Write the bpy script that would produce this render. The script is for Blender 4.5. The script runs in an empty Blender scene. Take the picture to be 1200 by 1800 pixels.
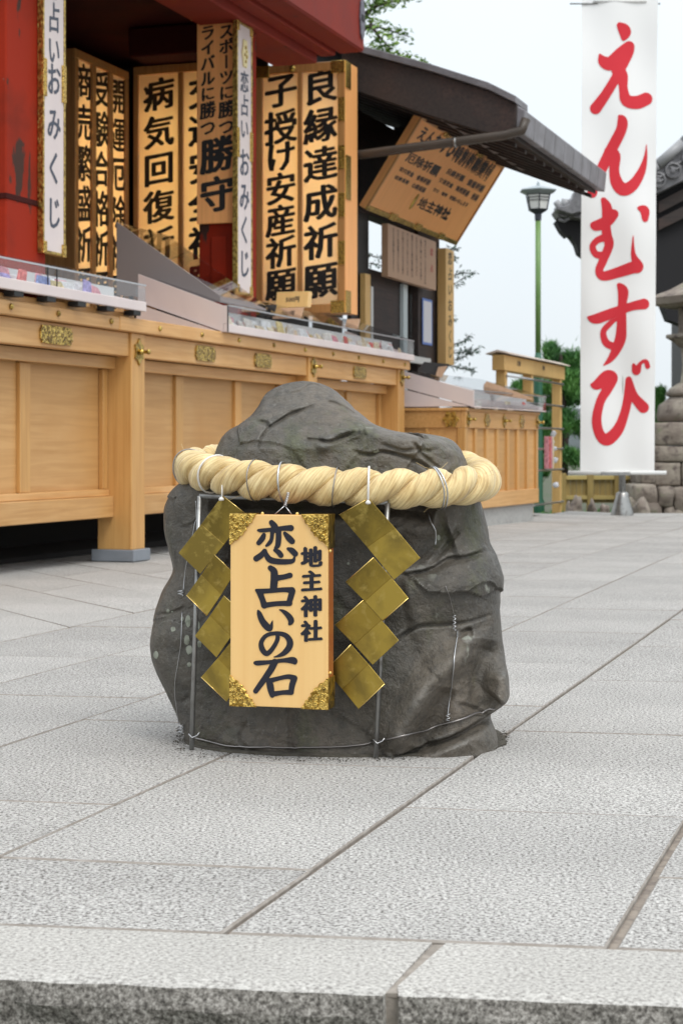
import bpy, bmesh, math, random
from mathutils import Vector, Matrix, noise
random.seed(7)
sc = bpy.context.scene
COL = sc.collection
R = math.radians
# ------------------------------------------------------------------ camera
FPX, CX, HY, CAMH = 3200.0, 600.0, 785.0, 0.5
cam = bpy.data.cameras.new('camera')
cam.sensor_width = 36; cam.lens = FPX / 1800 * 36
cam.shift_y = -(900 - HY) / 1800
cam.clip_start = 0.05; cam.clip_end = 3000
cam.dof.use_dof = True; cam.dof.focus_distance = 2.93; cam.dof.aperture_fstop = 15
camo = bpy.data.objects.new('camera', cam); COL.objects.link(camo)
camo.location = (0, 0, CAMH); camo.rotation_euler = (R(90), 0, 0)
sc.camera = camo
# ------------------------------------------------------------------ world, sun, exposure
SUN_EL, SUN_AZ = R(58), R(150)      # azimuth clockwise from +Y (north)
w = bpy.data.worlds.new('World'); sc.world = w; w.use_nodes = True
nt = w.node_tree; bg = nt.nodes['Background']
sky = nt.nodes.new('ShaderNodeTexSky'); sky.sky_type = 'NISHITA'; sky.sun_disc = False
sky.sun_elevation = SUN_EL; sky.sun_rotation = SUN_AZ; sky.air_density = 1.5; sky.dust_density = 3
tc = nt.nodes.new('ShaderNodeTexCoord')
nz = nt.nodes.new('ShaderNodeTexNoise'); nz.inputs['Scale'].default_value = 2.2; nz.inputs['Detail'].default_value = 5
cr = nt.nodes.new('ShaderNodeValToRGB')
cr.color_ramp.elements[0].position = 0.35; cr.color_ramp.elements[0].color = (7.9, 8.6, 9.1, 1)
cr.color_ramp.elements[1].position = 0.7; cr.color_ramp.elements[1].color = (8.9, 9.2, 9.5, 1)
mx = nt.nodes.new('ShaderNodeMixRGB'); mx.inputs[0].default_value = 0.93
nt.links.new(tc.outputs['Generated'], nz.inputs['Vector'])
nt.links.new(nz.outputs[0], cr.inputs[0])
nt.links.new(sky.outputs[0], mx.inputs[1]); nt.links.new(cr.outputs[0], mx.inputs[2])
sx_ = nt.nodes.new('ShaderNodeSeparateXYZ'); nt.links.new(tc.outputs['Generated'], sx_.inputs[0])
mrs = nt.nodes.new('ShaderNodeMapRange'); mrs.inputs[1].default_value = 0; mrs.inputs[2].default_value = 1; mrs.inputs[3].default_value = .98; mrs.inputs[4].default_value = 1.85   # overcast: brighter towards the zenith
nt.links.new(sx_.outputs[2], mrs.inputs[0])
vm = nt.nodes.new('ShaderNodeVectorMath'); vm.operation = 'SCALE'; nt.links.new(mx.outputs[0], vm.inputs[0]); nt.links.new(mrs.outputs[0], vm.inputs['Scale'])
nt.links.new(vm.outputs[0], bg.inputs[0]); bg.inputs[1].default_value = 0.1
sl = bpy.data.lights.new('sun', 'SUN'); sl.energy = 1.4; sl.angle = R(25); sl.color = (1, .97, .92)
so = bpy.data.objects.new('sun', sl); COL.objects.link(so)
d = Vector((math.sin(SUN_AZ) * math.cos(SUN_EL), math.cos(SUN_AZ) * math.cos(SUN_EL), math.sin(SUN_EL)))
so.rotation_euler = (-d).to_track_quat('-Z', 'Y').to_euler(); so.location = (4, -4, 8)
vs = sc.view_settings; vs.view_transform = 'Standard'; vs.look = 'None'; vs.gamma = 1; vs.exposure = 0.10
sc.cycles.use_denoising = True
sc.cycles.max_bounces = 7; sc.cycles.transparent_max_bounces = 16

# ------------------------------------------------------------------ place geometry helpers
def K(px): return (px - CX) / FPX
def H(py, Y): return CAMH + (HY - py) * Y / FPX
def W(px, py, Y): return Vector((K(px) * Y, Y, H(py, Y)))
def gz(Y): return -0.008 * max(0, Y - 8)        # the plaza drains gently towards its far edge
def G(px, py):
    Y = CAMH * FPX / (py - HY)
    if Y > 8: Y = (CAMH - 0.064) / ((py - HY) / FPX - 0.008)
    return Vector((K(px) * Y, Y, gz(Y)))
A0 = math.atan(1090 / FPX); SA, CA = math.sin(A0), math.cos(A0)
BX, BY = -0.8985, 7.921                          # front corner of the counter's post: origin of the booth's axes
TH = math.pi / 2 - A0                            # booth x axis (along its front)
def uof(px, v=0.0):
    k = K(px); return (k * (BY + v * SA) - BX + v * CA) / (SA - k * CA)
def vof(px, u):
    k = K(px); return (BX + u * SA - k * (BY + u * CA)) / (CA + k * SA)
def Yuv(u, v): return BY + u * CA + v * SA
def Xuv(u, v): return BX + u * SA - v * CA
def zof(py, u, v=0.0): return H(py, Yuv(u, v))

# ------------------------------------------------------------------ materials
MATS = {}
def mat(name, col, rough=.6, metal=0, spec=.5, bump=None, var=None, grain=None, trans=0, emit=None, coords='Object', spots=None, ior=None):
    """bump=(scale, strength, detail, dist); var=(scale, color2, lo, hi, stretch); grain=(vec scale, color2, strength)"""
    m = bpy.data.materials.new(name); m.use_nodes = True; n = m.node_tree; N = n.nodes; L = n.links
    b = N['Principled BSDF']
    b.inputs['Roughness'].default_value = rough; b.inputs['Metallic'].default_value = metal
    b.inputs['Specular IOR Level'].default_value = spec
    b.inputs['Base Color'].default_value = (*col, 1)
    t = N.new('ShaderNodeTexCoord')
    cur = None
    def ns(scale, detail=4, vec=None, dist=0, rough_=.55):
        x = N.new('ShaderNodeTexNoise'); x.inputs['Scale'].default_value = scale; x.inputs['Detail'].default_value = detail
        x.inputs['Roughness'].default_value = rough_; x.inputs['Distortion'].default_value = dist
        if vec is not None:
            mp = N.new('ShaderNodeMapping'); mp.inputs['Scale'].default_value = vec
            L.new(t.outputs[coords], mp.inputs[0]); L.new(mp.outputs[0], x.inputs['Vector'])
        else: L.new(t.outputs[coords], x.inputs['Vector'])
        return x
    def mixc(fac_out, c1, c2):
        q = N.new('ShaderNodeMixRGB'); L.new(fac_out, q.inputs[0])
        if isinstance(c1, tuple): q.inputs[1].default_value = (*c1, 1)
        else: L.new(c1, q.inputs[1])
        if isinstance(c2, tuple): q.inputs[2].default_value = (*c2, 1)
        else: L.new(c2, q.inputs[2])
        return q.outputs[0]
    def ramp(out, lo, hi):
        r = N.new('ShaderNodeMapRange'); r.inputs[1].default_value = lo; r.inputs[2].default_value = hi
        L.new(out, r.inputs[0]); return r.outputs[0]
    cur = tuple(col)
    for v in (var if isinstance(var, list) else [var] if var else []):
        x = ns(v[0], 5, v[4] if len(v) > 4 else None, .3)
        cur = mixc(ramp(x.outputs[0], v[2], v[3]), cur, tuple(v[1]))
    if grain:
        x = ns(1.0, 6, grain[0], .6)
        cur = mixc(ramp(x.outputs[0], .4, .75), cur, tuple(grain[1]))
    if name.startswith(('hinoki', 'yellow', 'roof_tile', 'lichen_stone', 'weathered_eave', 'vermilion')):
        oi_ = N.new('ShaderNodeObjectInfo'); ra = N.new('ShaderNodeMapRange'); ra.inputs[3].default_value = .84; ra.inputs[4].default_value = 1.06; L.new(oi_.outputs['Random'], ra.inputs[0])
        sc2 = N.new('ShaderNodeVectorMath'); sc2.operation = 'SCALE'; L.new(ra.outputs[0], sc2.inputs['Scale'])
        if isinstance(cur, tuple): sc2.inputs[0].default_value = cur
        else: L.new(cur, sc2.inputs[0])
        cur = sc2.outputs[0]
    if not isinstance(cur, tuple): L.new(cur, b.inputs['Base Color'])
    last = None
    for bb in (bump if isinstance(bump, list) else [bump] if bump else []):
        x = ns(bb[0], bb[2] if len(bb) > 2 else 4, bb[4] if len(bb) > 4 else None)
        bn = N.new('ShaderNodeBump'); bn.inputs['Strength'].default_value = bb[1]; bn.inputs['Distance'].default_value = bb[3] if len(bb) > 3 else .002
        L.new(x.outputs[0], bn.inputs['Height'])
        if last: L.new(last, bn.inputs['Normal'])
        last = bn.outputs[0]
    if last: L.new(last, b.inputs['Normal'])
    if trans: b.inputs['Transmission Weight'].default_value = trans
    if emit: b.inputs['Emission Color'].default_value = (*emit[0], 1); b.inputs['Emission Strength'].default_value = emit[1]
    MATS[name] = m; return m

WOODC = (.64, .35, .125)
wood = mat('hinoki', WOODC, .42, var=[(3.0, (.68, .40, .165), .4, .65), (.8, (.57, .29, .09), .45, .7)], grain=((2.5, 60, 60), (.50, .25, .075)), bump=(60, .05, 3, .001))
woodv = mat('hinoki_upright', (.66, .37, .125), .42, var=(2.0, (.62, .32, .10), .4, .65), grain=((70, 70, 2.2), (.52, .26, .075)), bump=(60, .05, 3, .001))
woodp = mat('hinoki_panel', (.62, .35, .135), .5, var=(1.6, (.57, .29, .09), .4, .65), grain=((2.0, 40, 45), (.51, .265, .085)))
woodr = mat('rack_wood', (.78, .50, .19), .55, var=(2.0, (.68, .42, .15), .4, .65), grain=((50, 50, 3), (.66, .40, .14)))
boardm = mat('sign_board_wood', (.84, .54, .215), .4, grain=((70, 20, 1.2), (.80, .49, .185)), var=(2.5, (.81, .51, .20), .4, .7))
boardside = mat('sign_side_wood', (.38, .12, .03), .35, grain=((90, 20, 2), (.34, .11, .04)))
tanboard = mat('tan_board', (.92, .43, .15), .5, grain=((60, 60, 2), (.80, .36, .12)))
tanboard2 = mat('notice_board_wood', (.52, .33, .21), .5, grain=((60, 60, 2), (.46, .28, .17)))
brownframe = mat('stained_frame', (.50, .25, .085), .4, grain=((60, 60, 3), (.34, .15, .045)))
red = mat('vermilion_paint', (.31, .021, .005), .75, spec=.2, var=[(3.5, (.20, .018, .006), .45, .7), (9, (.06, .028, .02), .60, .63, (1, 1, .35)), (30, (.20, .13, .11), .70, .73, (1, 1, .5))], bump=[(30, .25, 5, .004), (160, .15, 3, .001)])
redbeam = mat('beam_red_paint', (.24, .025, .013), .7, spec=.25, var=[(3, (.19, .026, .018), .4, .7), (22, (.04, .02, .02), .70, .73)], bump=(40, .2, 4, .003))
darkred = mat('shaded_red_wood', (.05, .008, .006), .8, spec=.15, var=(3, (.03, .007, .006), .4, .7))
darkwood = mat('dark_timber', (.038, .026, .022), .65, var=(4, (.06, .033, .026), .45, .7, (1, 1, 1)), bump=(30, .3, 5, .003), grain=((3, 50, 50), (.022, .015, .014)))
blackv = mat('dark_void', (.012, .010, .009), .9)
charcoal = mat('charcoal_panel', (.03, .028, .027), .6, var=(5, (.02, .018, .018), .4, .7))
tray = mat('tray_laminate', (.72, .62, .59), .35, var=(2, (.62, .53, .53), .4, .7))
traydark = mat('grey_side_board', (.24, .21, .205), .5)
rubber = mat('black_spacer', (.015, .015, .015), .6)
black = mat('black_lacquer_letters', (.012, .012, .022), .32)
ink = mat('black_ink', (.010, .010, .010), .5)
inkblue = mat('blue_black_letters', (.055, .065, .095), .5)
inkfaded = mat('faded_ink', (.06, .045, .04), .6)
redink = mat('red_ink', (.45, .03, .03), .5)
brass = mat('brass_sheet', (.42, .29, .06), .36, metal=1, var=[(14, (.25, .175, .045), .42, .60), (60, (.50, .36, .10), .55, .72)], bump=(45, .06, 4, .001))
brassedge = mat('brass_edge', (.85, .62, .22), .25, metal=1)
goldorn = mat('embossed_gold', (.75, .50, .13), .26, metal=1, var=(160, (.30, .17, .03), .48, .60), bump=[(150, 1.0, 2, .004), (420, .5, 2, .001)])
goldfit = mat('gilt_counter_fitting', (.72, .52, .15), .25, metal=1, var=(75, (.20, .12, .03), .47, .56), bump=[(75, 1.0, 2, .008)])
goldold = mat('old_gilt_metal', (.60, .43, .12), .33, metal=1, var=(50, (.26, .17, .05), .45, .6), bump=[(60, 1.0, 3, .006)])
steel = mat('galvanised_wire', (.55, .55, .56), .32, metal=1)
pipem = mat('grey_pipe', (.36, .36, .35), .38, metal=.85, var=(30, (.2, .19, .18), .5, .7))
plasticw = mat('white_cable_tie', (.75, .72, .68), .4)
ropewire = mat('iron_wire', (.3, .28, .27), .4, metal=1)
footm = mat('grey_post_shoe', (.22, .24, .27), .5, var=(8, (.18, .20, .22), .4, .7))
concrete = mat('concrete', (.36, .355, .34), .85, var=[(5, (.28, .275, .26), .4, .7), (40, (.42, .41, .39), .4, .7)], bump=(50, .3, 4, .003))
cloth = mat('banner_cloth', (.88, .88, .87), .75, bump=(250, .1, 2, .0005))
redprint = mat('red_banner_print', (.66, .02, .035), .7)
whitepaint = mat('white_paint', (.75, .75, .73), .4)
greenp = mat('green_pole_paint', (.17, .30, .09), .4, var=(6, (.13, .25, .07), .4, .7))
greend = mat('dark_green_pole_paint', (.02, .11, .06), .45)
lampglass = mat('frosted_lamp_glass', (.80, .80, .77), .35, spec=.5)
lampmetal = mat('lamp_metal', (.05, .055, .07), .4, metal=.3)
lampcap = mat('lamp_cap', (.33, .38, .40), .4, metal=.2)
tilem = mat('roof_tile', (.17, .165, .175), .45, var=[(6, (.24, .235, .24), .45, .7), (25, (.11, .11, .115), .5, .7)], bump=(40, .2, 4, .003))
coppert = mat('weathered_eave_tile', (.17, .16, .17), .5, var=(7, (.25, .24, .26), .4, .7), bump=(30, .3, 4, .004))
wallstone = mat('lichen_stone', (.22, .18, .15), .9, var=[(4, (.32, .28, .23), .42, .62), (14, (.11, .085, .075), .52, .68), (9, (.20, .20, .13), .6, .72)], bump=[(12, .8, 6, .02), (70, .5, 4, .005)])
earth = mat('earth', (.09, .085, .06), .95, var=(3, (.05, .075, .03), .4, .6), bump=(8, .6, 6, .03))
mortar = mat('sandy_mortar', (.30, .255, .21), .95, var=(60, (.17, .14, .12), .4, .7), bump=(200, .6, 3, .002))
bamboo = mat('yellow_fence_board', (.40, .29, .10), .6, var=(4, (.30, .21, .07), .4, .7), grain=((60, 60, 3), (.30, .2, .06)))
bamboor = mat('yellow_fence_rail', (.56, .42, .15), .5)
leafu = mat('young_leaf', (.20, .33, .04), .45, var=(4, (.06, .15, .02), .45, .6))
leafd = mat('dark_leaf', (.012, .055, .03), .5, var=(5, (.03, .10, .045), .4, .65))
pine = mat('pine_needles', (.06, .19, .04), .55, var=[(3.5, (.12, .30, .06), .45, .62), (2, (.02, .08, .03), .55, .68)])
bark = mat('bark', (.06, .045, .035), .9, bump=(20, .8, 5, .01))
hillm = mat('hill_forest', (.05, .06, .06), .9, var=(.05, (.07, .085, .085), .4, .6))
paper = mat('white_paper', (.70, .70, .74), .6)
paperblue = mat('blue_paper_edge', (.15, .25, .6), .6)
bluewhite = mat('pale_window_film', (.62, .70, .72), .3)
kerbm = None
def granite(name, base, dark, light, bsc=150, bst=.55):
    m = bpy.data.materials.new(name); m.use_nodes = True; n = m.node_tree; N = n.nodes; L = n.links; b = N['Principled BSDF']
    b.inputs['Roughness'].default_value = .8; b.inputs['Specular IOR Level'].default_value = .3
    t = N.new('ShaderNodeTexCoord'); oi = N.new('ShaderNodeObjectInfo')
    def ns(s, d, r=.6):
        x = N.new('ShaderNodeTexNoise'); x.inputs['Scale'].default_value = s; x.inputs['Detail'].default_value = d; x.inputs['Roughness'].default_value = r
        L.new(t.outputs['Object'], x.inputs['Vector']); return x
    a = ns(225, 4, .7); c = N.new('ShaderNodeValToRGB'); e = c.color_ramp.elements
    e[0].position = .36; e[0].color = (*dark, 1); e[1].position = .66; e[1].color = (*light, 1)
    q = c.color_ramp.elements.new(.5); q.color = (*base, 1)
    L.new(a.outputs[0], c.inputs[0])
    s = ns(2.2, 5); r = N.new('ShaderNodeMapRange'); r.inputs[1].default_value = .35; r.inputs[2].default_value = .7; r.inputs[3].default_value = .86; r.inputs[4].default_value = 1.06
    L.new(s.outputs[0], r.inputs[0])
    r2 = N.new('ShaderNodeMapRange'); r2.inputs[3].default_value = .92; r2.inputs[4].default_value = 1.07; L.new(oi.outputs['Random'], r2.inputs[0])
    mu = N.new('ShaderNodeMath'); mu.operation = 'MULTIPLY'; L.new(r.outputs[0], mu.inputs[0]); L.new(r2.outputs[0], mu.inputs[1])
    hs = N.new('ShaderNodeMixRGB'); hs.blend_type = 'MULTIPLY'; hs.inputs[0].default_value = 1; L.new(c.outputs[0], hs.inputs[1]); L.new(mu.outputs[0], hs.inputs[2])
    # dark stain specks
    st = ns(38, 2); sr = N.new('ShaderNodeMapRange'); sr.inputs[1].default_value = .70; sr.inputs[2].default_value = .76; sr.inputs[4].default_value = .35; L.new(st.outputs[0], sr.inputs[0])
    ms = N.new('ShaderNodeMixRGB'); L.new(sr.outputs[0], ms.inputs[0]); L.new(hs.outputs[0], ms.inputs[1]); ms.inputs[2].default_value = (.22, .2, .18, 1)
    L.new(ms.outputs[0], b.inputs['Base Color'])
    v = ns(bsc, 3, .6); bn = N.new('ShaderNodeBump'); bn.inputs['Strength'].default_value = bst; bn.inputs['Distance'].default_value = .005
    L.new(v.outputs[0], bn.inputs['Height']); L.new(bn.outputs[0], b.inputs['Normal'])
    MATS[name] = m; return m
gran = granite('bush_hammered_granite', (.44, .422, .40), (.085, .076, .068), (.71, .69, .66), 225, .95)
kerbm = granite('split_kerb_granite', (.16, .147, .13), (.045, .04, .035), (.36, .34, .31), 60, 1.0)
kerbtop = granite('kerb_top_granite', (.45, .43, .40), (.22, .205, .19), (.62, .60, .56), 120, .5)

def glassmat(name, tint=(1, 1, 1), refl=.12):
    m = bpy.data.materials.new(name); m.use_nodes = True; n = m.node_tree; N = n.nodes; L = n.links
    N.remove(N['Principled BSDF']); o = N['Material Output']
    tr = N.new('ShaderNodeBsdfTransparent'); tr.inputs[0].default_value = (*tint, 1)
    gl = N.new('ShaderNodeBsdfGlossy'); gl.inputs['Roughness'].default_value = .03
    fr = N.new('ShaderNodeLayerWeight'); fr.inputs[0].default_value = .5
    pw = N.new('ShaderNodeMath'); pw.operation = 'POWER'; pw.inputs[1].default_value = 4; L.new(fr.outputs['Facing'], pw.inputs[0])
    ad = N.new('ShaderNodeMath'); ad.operation = 'MULTIPLY_ADD'; ad.inputs[1].default_value = .5; ad.inputs[2].default_value = refl; L.new(pw.outputs[0], ad.inputs[0])
    mxs = N.new('ShaderNodeMixShader'); L.new(ad.outputs[0], mxs.inputs[0]); L.new(tr.outputs[0], mxs.inputs[1]); L.new(gl.outputs[0], mxs.inputs[2])
    L.new(mxs.outputs[0], o.inputs[0]); MATS[name] = m; return m
glass = glassmat('clear_acrylic', (.93, .94, .95), .05)
def translucent(name, col, mixf=.5):
    m = bpy.data.materials.new(name); m.use_nodes = True; n = m.node_tree; N = n.nodes; L = n.links
    N.remove(N['Principled BSDF']); o = N['Material Output']
    a = N.new('ShaderNodeBsdfTranslucent'); a.inputs[0].default_value = (*col, 1)
    b = N.new('ShaderNodeBsdfDiffuse'); b.inputs[0].default_value = (*col, 1)
    mxs = N.new('ShaderNodeMixShader'); mxs.inputs[0].default_value = mixf
    L.new(a.outputs[0], mxs.inputs[1]); L.new(b.outputs[0], mxs.inputs[2]); L.new(mxs.outputs[0], o.inputs[0]); MATS[name] = m; return m
panelm = translucent('backlit_panel_sheet', (.88, .75, .52), .58)
tubem = mat('fluorescent_tube', (1, 1, 1), .5, emit=((1, .86, .58), 15))

# ------------------------------------------------------------------ mesh builder
class MB:
    def __init__(s): s.v = []; s.f = []
    def add(s, vs, fs):
        n = len(s.v); s.v += [tuple(p) for p in vs]; s.f += [tuple(i + n for i in f) for f in fs]; return s
    def box(s, x0, x1, y0, y1, z0, z1):
        return s.add([(x0, y0, z0), (x1, y0, z0), (x1, y1, z0), (x0, y1, z0), (x0, y0, z1), (x1, y0, z1), (x1, y1, z1), (x0, y1, z1)],
                     [(0, 3, 2, 1), (4, 5, 6, 7), (0, 1, 5, 4), (1, 2, 6, 5), (2, 3, 7, 6), (3, 0, 4, 7)])
    def hexa(s, p):   # 4 bottom + 4 top points
        return s.add(p, [(0, 3, 2, 1), (4, 5, 6, 7), (0, 1, 5, 4), (1, 2, 6, 5), (2, 3, 7, 6), (3, 0, 4, 7)])
    def prism(s, poly, f0, f1):   # f0/f1 map a 2-D point to 3-D
        n = len(poly)
        return s.add([f0(*p) for p in poly] + [f1(*p) for p in poly],
                     [tuple(range(n)), tuple(range(2 * n - 1, n - 1, -1))] + [(i, i + n, (i + 1) % n + n, (i + 1) % n) for i in range(n)])
    def prism_x(s, poly, x0, x1): return s.prism(poly, lambda a, b: (x0, a, b), lambda a, b: (x1, a, b))
    def prism_y(s, poly, y0, y1): return s.prism(poly, lambda a, b: (a, y0, b), lambda a, b: (a, y1, b))
    def prism_z(s, poly, z0, z1): return s.prism(poly, lambda a, b: (a, b, z0), lambda a, b: (a, b, z1))
    def tube(s, pts, r, n=8, closed=False, caps=True):
        pts = [Vector(p) for p in pts]; m = len(pts); rs = r if isinstance(r, (list, tuple)) else [r] * m
        base = len(s.v); up = None
        for i, p in enumerate(pts):
            if closed: t = (pts[(i + 1) % m] - pts[i - 1])
            else: t = pts[min(i + 1, m - 1)] - pts[max(i - 1, 0)]
            t.normalize()
            if up is None: up = Vector((0, 0, 1)) if abs(t.z) < .9 else Vector((1, 0, 0))
            a = t.cross(up); a.normalize(); b = a.cross(t); b.normalize(); up = b
            for j in range(n):
                an = 2 * math.pi * j / n
                s.v.append(tuple(p + (a * math.cos(an) + b * math.sin(an)) * rs[i]))
        for i in range(m if closed else m - 1):
            for j in range(n):
                i2 = (i + 1) % m
                s.f.append((base + i * n + j, base + i * n + (j + 1) % n, base + i2 * n + (j + 1) % n, base + i2 * n + j))
        if caps and not closed:
            s.f.append(tuple(base + j for j in range(n))[::-1]); s.f.append(tuple(base + (m - 1) * n + j for j in range(n)))
        return s
    def lathe(s, prof, n=24, c=(0, 0), rot=0.0, sq=1.0):   # prof: list of (radius, z)
        base = len(s.v); m = len(prof)
        for r, z in prof:
            for j in range(n):
                an = rot + 2 * math.pi * j / n; s.v.append((c[0] + r * math.cos(an), c[1] + r * math.sin(an) * sq, z))
        for i in range(m - 1):
            for j in range(n): s.f.append((base + i * n + j, base + i * n + (j + 1) % n, base + (i + 1) * n + (j + 1) % n, base + (i + 1) * n + j))
        s.f.append(tuple(base + j for j in range(n))[::-1]); s.f.append(tuple(base + (m - 1) * n + j for j in range(n)))
        return s
    def obj(s, name, m, parent=None, smooth=False, bevel=0, seg=1, fix=True):
        me = bpy.data.meshes.new(name); me.from_pydata(s.v, [], s.f)
        if fix:
            bm = bmesh.new(); bm.from_mesh(me); bmesh.ops.recalc_face_normals(bm, faces=bm.faces); bm.to_mesh(me); bm.free()
        me.materials.append(m)
        if smooth:
            for p in me.polygons: p.use_smooth = True
        me.update()
        o = bpy.data.objects.new(name, me); COL.objects.link(o)
        if parent is not None: o.parent = parent
        if bevel:
            b = o.modifiers.new('bevel', 'BEVEL'); b.width = bevel; b.segments = seg; b.limit_method = 'ANGLE'; b.angle_limit = R(40)
        return o
def box(name, m, parent, x0, x1, y0, y1, z0, z1, bevel=.002, **k): return MB().box(x0, x1, y0, y1, z0, z1).obj(name, m, parent, bevel=bevel, **k)
def smooth_by_angle(o, a=40):
    for p in o.data.polygons: p.use_smooth = True
    try:
        o.data.set_sharp_from_angle(angle=R(a))
    except Exception: pass
def thing(name, label, cat, loc=(0, 0, 0), rz=0, group=None):
    o = bpy.data.objects.new(name, None); COL.objects.link(o); o.location = loc; o.rotation_euler = (0, 0, rz)
    o.empty_display_size = .1; o['label'] = label; o['category'] = cat
    if group: o['group'] = group
    return o
def tag(o, label, cat, group=None, loc=None):
    o['label'] = label; o['category'] = cat
    if group: o['group'] = group
    return o
def setloc(o, loc):      # move the origin of a world-built mesh to its own place
    loc = Vector(loc); o.data.transform(Matrix.Translation(-loc)); o.location = loc; return o
def copy_tree(o, parent=None, loc=None, rz=None, label=None):
    c = o.copy(); COL.objects.link(c); c.parent = parent
    for ch in list(o.children): copy_tree(ch, c)
    if loc is not None: c.location = loc
    if rz is not None: c.rotation_euler = (0, 0, rz)
    if label: c['label'] = label
    return c
def booth_empty(name, label, cat, u=0, v=0, z=0, face='front', group=None):
    rz = TH if face == 'front' else TH - math.pi / 2
    return thing(name, label, cat, (Xuv(u, v), Yuv(u, v), z), rz, group)
# lettering ---------------------------------------------------------------
def text_mesh(chars, size, pitch=None, bold=.03, shear=.10, wx=1.0, rowwise=False):
    """vertical column of characters; returns verts (x, z) and faces, x centred, z from 0 downwards"""
    c = bpy.data.curves.new('t', 'FONT'); c.align_x = 'CENTER' if not rowwise else 'LEFT'; c.size = 1.0; c.resolution_u = 2
    c.space_line = 1.0; c.body = chars if rowwise else "\n".join(chars)
    o = bpy.data.objects.new('t', c); COL.objects.link(o)
    bpy.context.view_layer.update()
    me = bpy.data.meshes.new_from_object(o.evaluated_get(bpy.context.evaluated_depsgraph_get()))
    vs = [(v.co.x, v.co.y) for v in me.vertices]; fs = [tuple(p.vertices) for p in me.polygons]
    bpy.data.objects.remove(o); bpy.data.curves.remove(c); bpy.data.meshes.remove(me)
    k = 1.0 if pitch is None else pitch / size
    out = []
    for x, y in vs:
        if rowwise: row = 0; yy = y
        else:
            row = int(math.floor((0.86 - y))); row = max(0, min(len(chars) - 1, row)); yy = y + row
        out.append((x, yy, row))
    V = []; F = []
    lay = [(0, 0, 0)] if bold == 0 else [(-bold, 0, 0), (bold, -bold * .3, .02), (-bold * .3, bold * .45, -.02), (bold * .5, bold * .35, .03), (0, -bold * .45, 0), (-bold * .6, -bold * .3, .02)]
    for li, (dx, dy, ds) in enumerate(lay):
        n = len(V)
        for x, yy, row in out:
            V.append(((x + dx) * size * wx, li * .00004, (yy - .78 + dy + (shear + ds) * x) * size - row * size * k))
        F += [tuple(i + n for i in f) for f in fs]
    return V, F
def lettering(parent, cols, m, y=-.001, name='lettering', **kw):
    """cols: list of (chars, x, ztop, size, pitch[, opts])"""
    pans = [c for c in parent.children if c.name.split('.')[0] == 'panel']; bds = [c for c in parent.children if c.name.split('.')[0] == 'board']
    for c in cols:
        chars, x, zt, size, pitch = c[:5]; o = dict(kw); o.update(c[5] if len(c) > 5 else {})
        V, F = text_mesh(chars, size, pitch, **o)
        par = parent
        if pans: par = min(pans, key=lambda p: abs(sum(v.co.x for v in p.data.vertices) / len(p.data.vertices) - x))
        elif bds: par = bds[0]
        r = MB().add([(a + x, y - b, z + zt) for a, b, z in V], F).obj(name, m, par, fix=False)
    return r
def catmull(pts, n=6):
    out = []
    for i in range(len(pts) - 1):
        p0 = pts[max(i - 1, 0)]; p1 = pts[i]; p2 = pts[i + 1]; p3 = pts[min(i + 2, len(pts) - 1)]
        for j in range(n):
            t = j / n
            out.append(tuple(.5 * ((2 * p1[k]) + (-p0[k] + p2[k]) * t + (2 * p0[k] - 5 * p1[k] + 4 * p2[k] - p3[k]) * t * t + (-p0[k] + 3 * p1[k] - 3 * p2[k] + p3[k]) * t ** 3) for k in range(len(p1))))
    out.append(tuple(pts[-1])); return out
import numpy as np
def brush_mesh(strokes, step):
    """union of brush strokes [(x,y,width)...] as one flat sheet by marching squares over a distance field"""
    S = []
    for st in strokes:
        a = catmull(st, 8) if len(st) > 2 else catmull(st, 12)
        S.append(np.array(a))
    allp = np.concatenate(S); m = allp[:, 2].max() + 2 * step
    x0, x1 = allp[:, 0].min() - m, allp[:, 0].max() + m; y0, y1 = allp[:, 1].min() - m, allp[:, 1].max() + m
    nx = int((x1 - x0) / step) + 2; ny = int((y1 - y0) / step) + 2
    gx = x0 + np.arange(nx) * step; gy = y0 + np.arange(ny) * step
    XX, YY = np.meshgrid(gx, gy, indexing='ij'); D = np.full(XX.shape, 1e9)
    for a in S:
        for i in range(len(a) - 1):
            p, q = a[i], a[i + 1]; dx, dy = q[0] - p[0], q[1] - p[1]; l2 = dx * dx + dy * dy + 1e-9
            t = np.clip(((XX - p[0]) * dx + (YY - p[1]) * dy) / l2, 0, 1)
            dd = np.hypot(XX - p[0] - t * dx, YY - p[1] - t * dy) - .5 * (p[2] + (q[2] - p[2]) * t)
            D = np.minimum(D, dd)
    V = []; F = []; idx = {}
    def vid(key, p):
        if key not in idx: idx[key] = len(V); V.append(p)
        return idx[key]
    ins = D < 0
    for i in range(nx - 1):
        for j in range(ny - 1):
            c = [(i, j), (i + 1, j), (i + 1, j + 1), (i, j + 1)]
            b = [ins[q] for q in c]
            if not any(b): continue
            poly = []
            for k in range(4):
                a1, a2 = c[k], c[(k + 1) % 4]; d1, d2 = D[a1], D[a2]
                if d1 < 0: poly.append(vid(('c',) + a1, (gx[a1[0]], gy[a1[1]])))
                if (d1 < 0) != (d2 < 0):
                    t = d1 / (d1 - d2); key = ('e',) + tuple(sorted((a1, a2)))
                    poly.append(vid(key, (gx[a1[0]] + t * (gx[a2[0]] - gx[a1[0]]), gy[a1[1]] + t * (gy[a2[1]] - gy[a1[1]]))))
            if len(poly) >= 3: F.append(tuple(poly))
    return V, F
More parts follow.
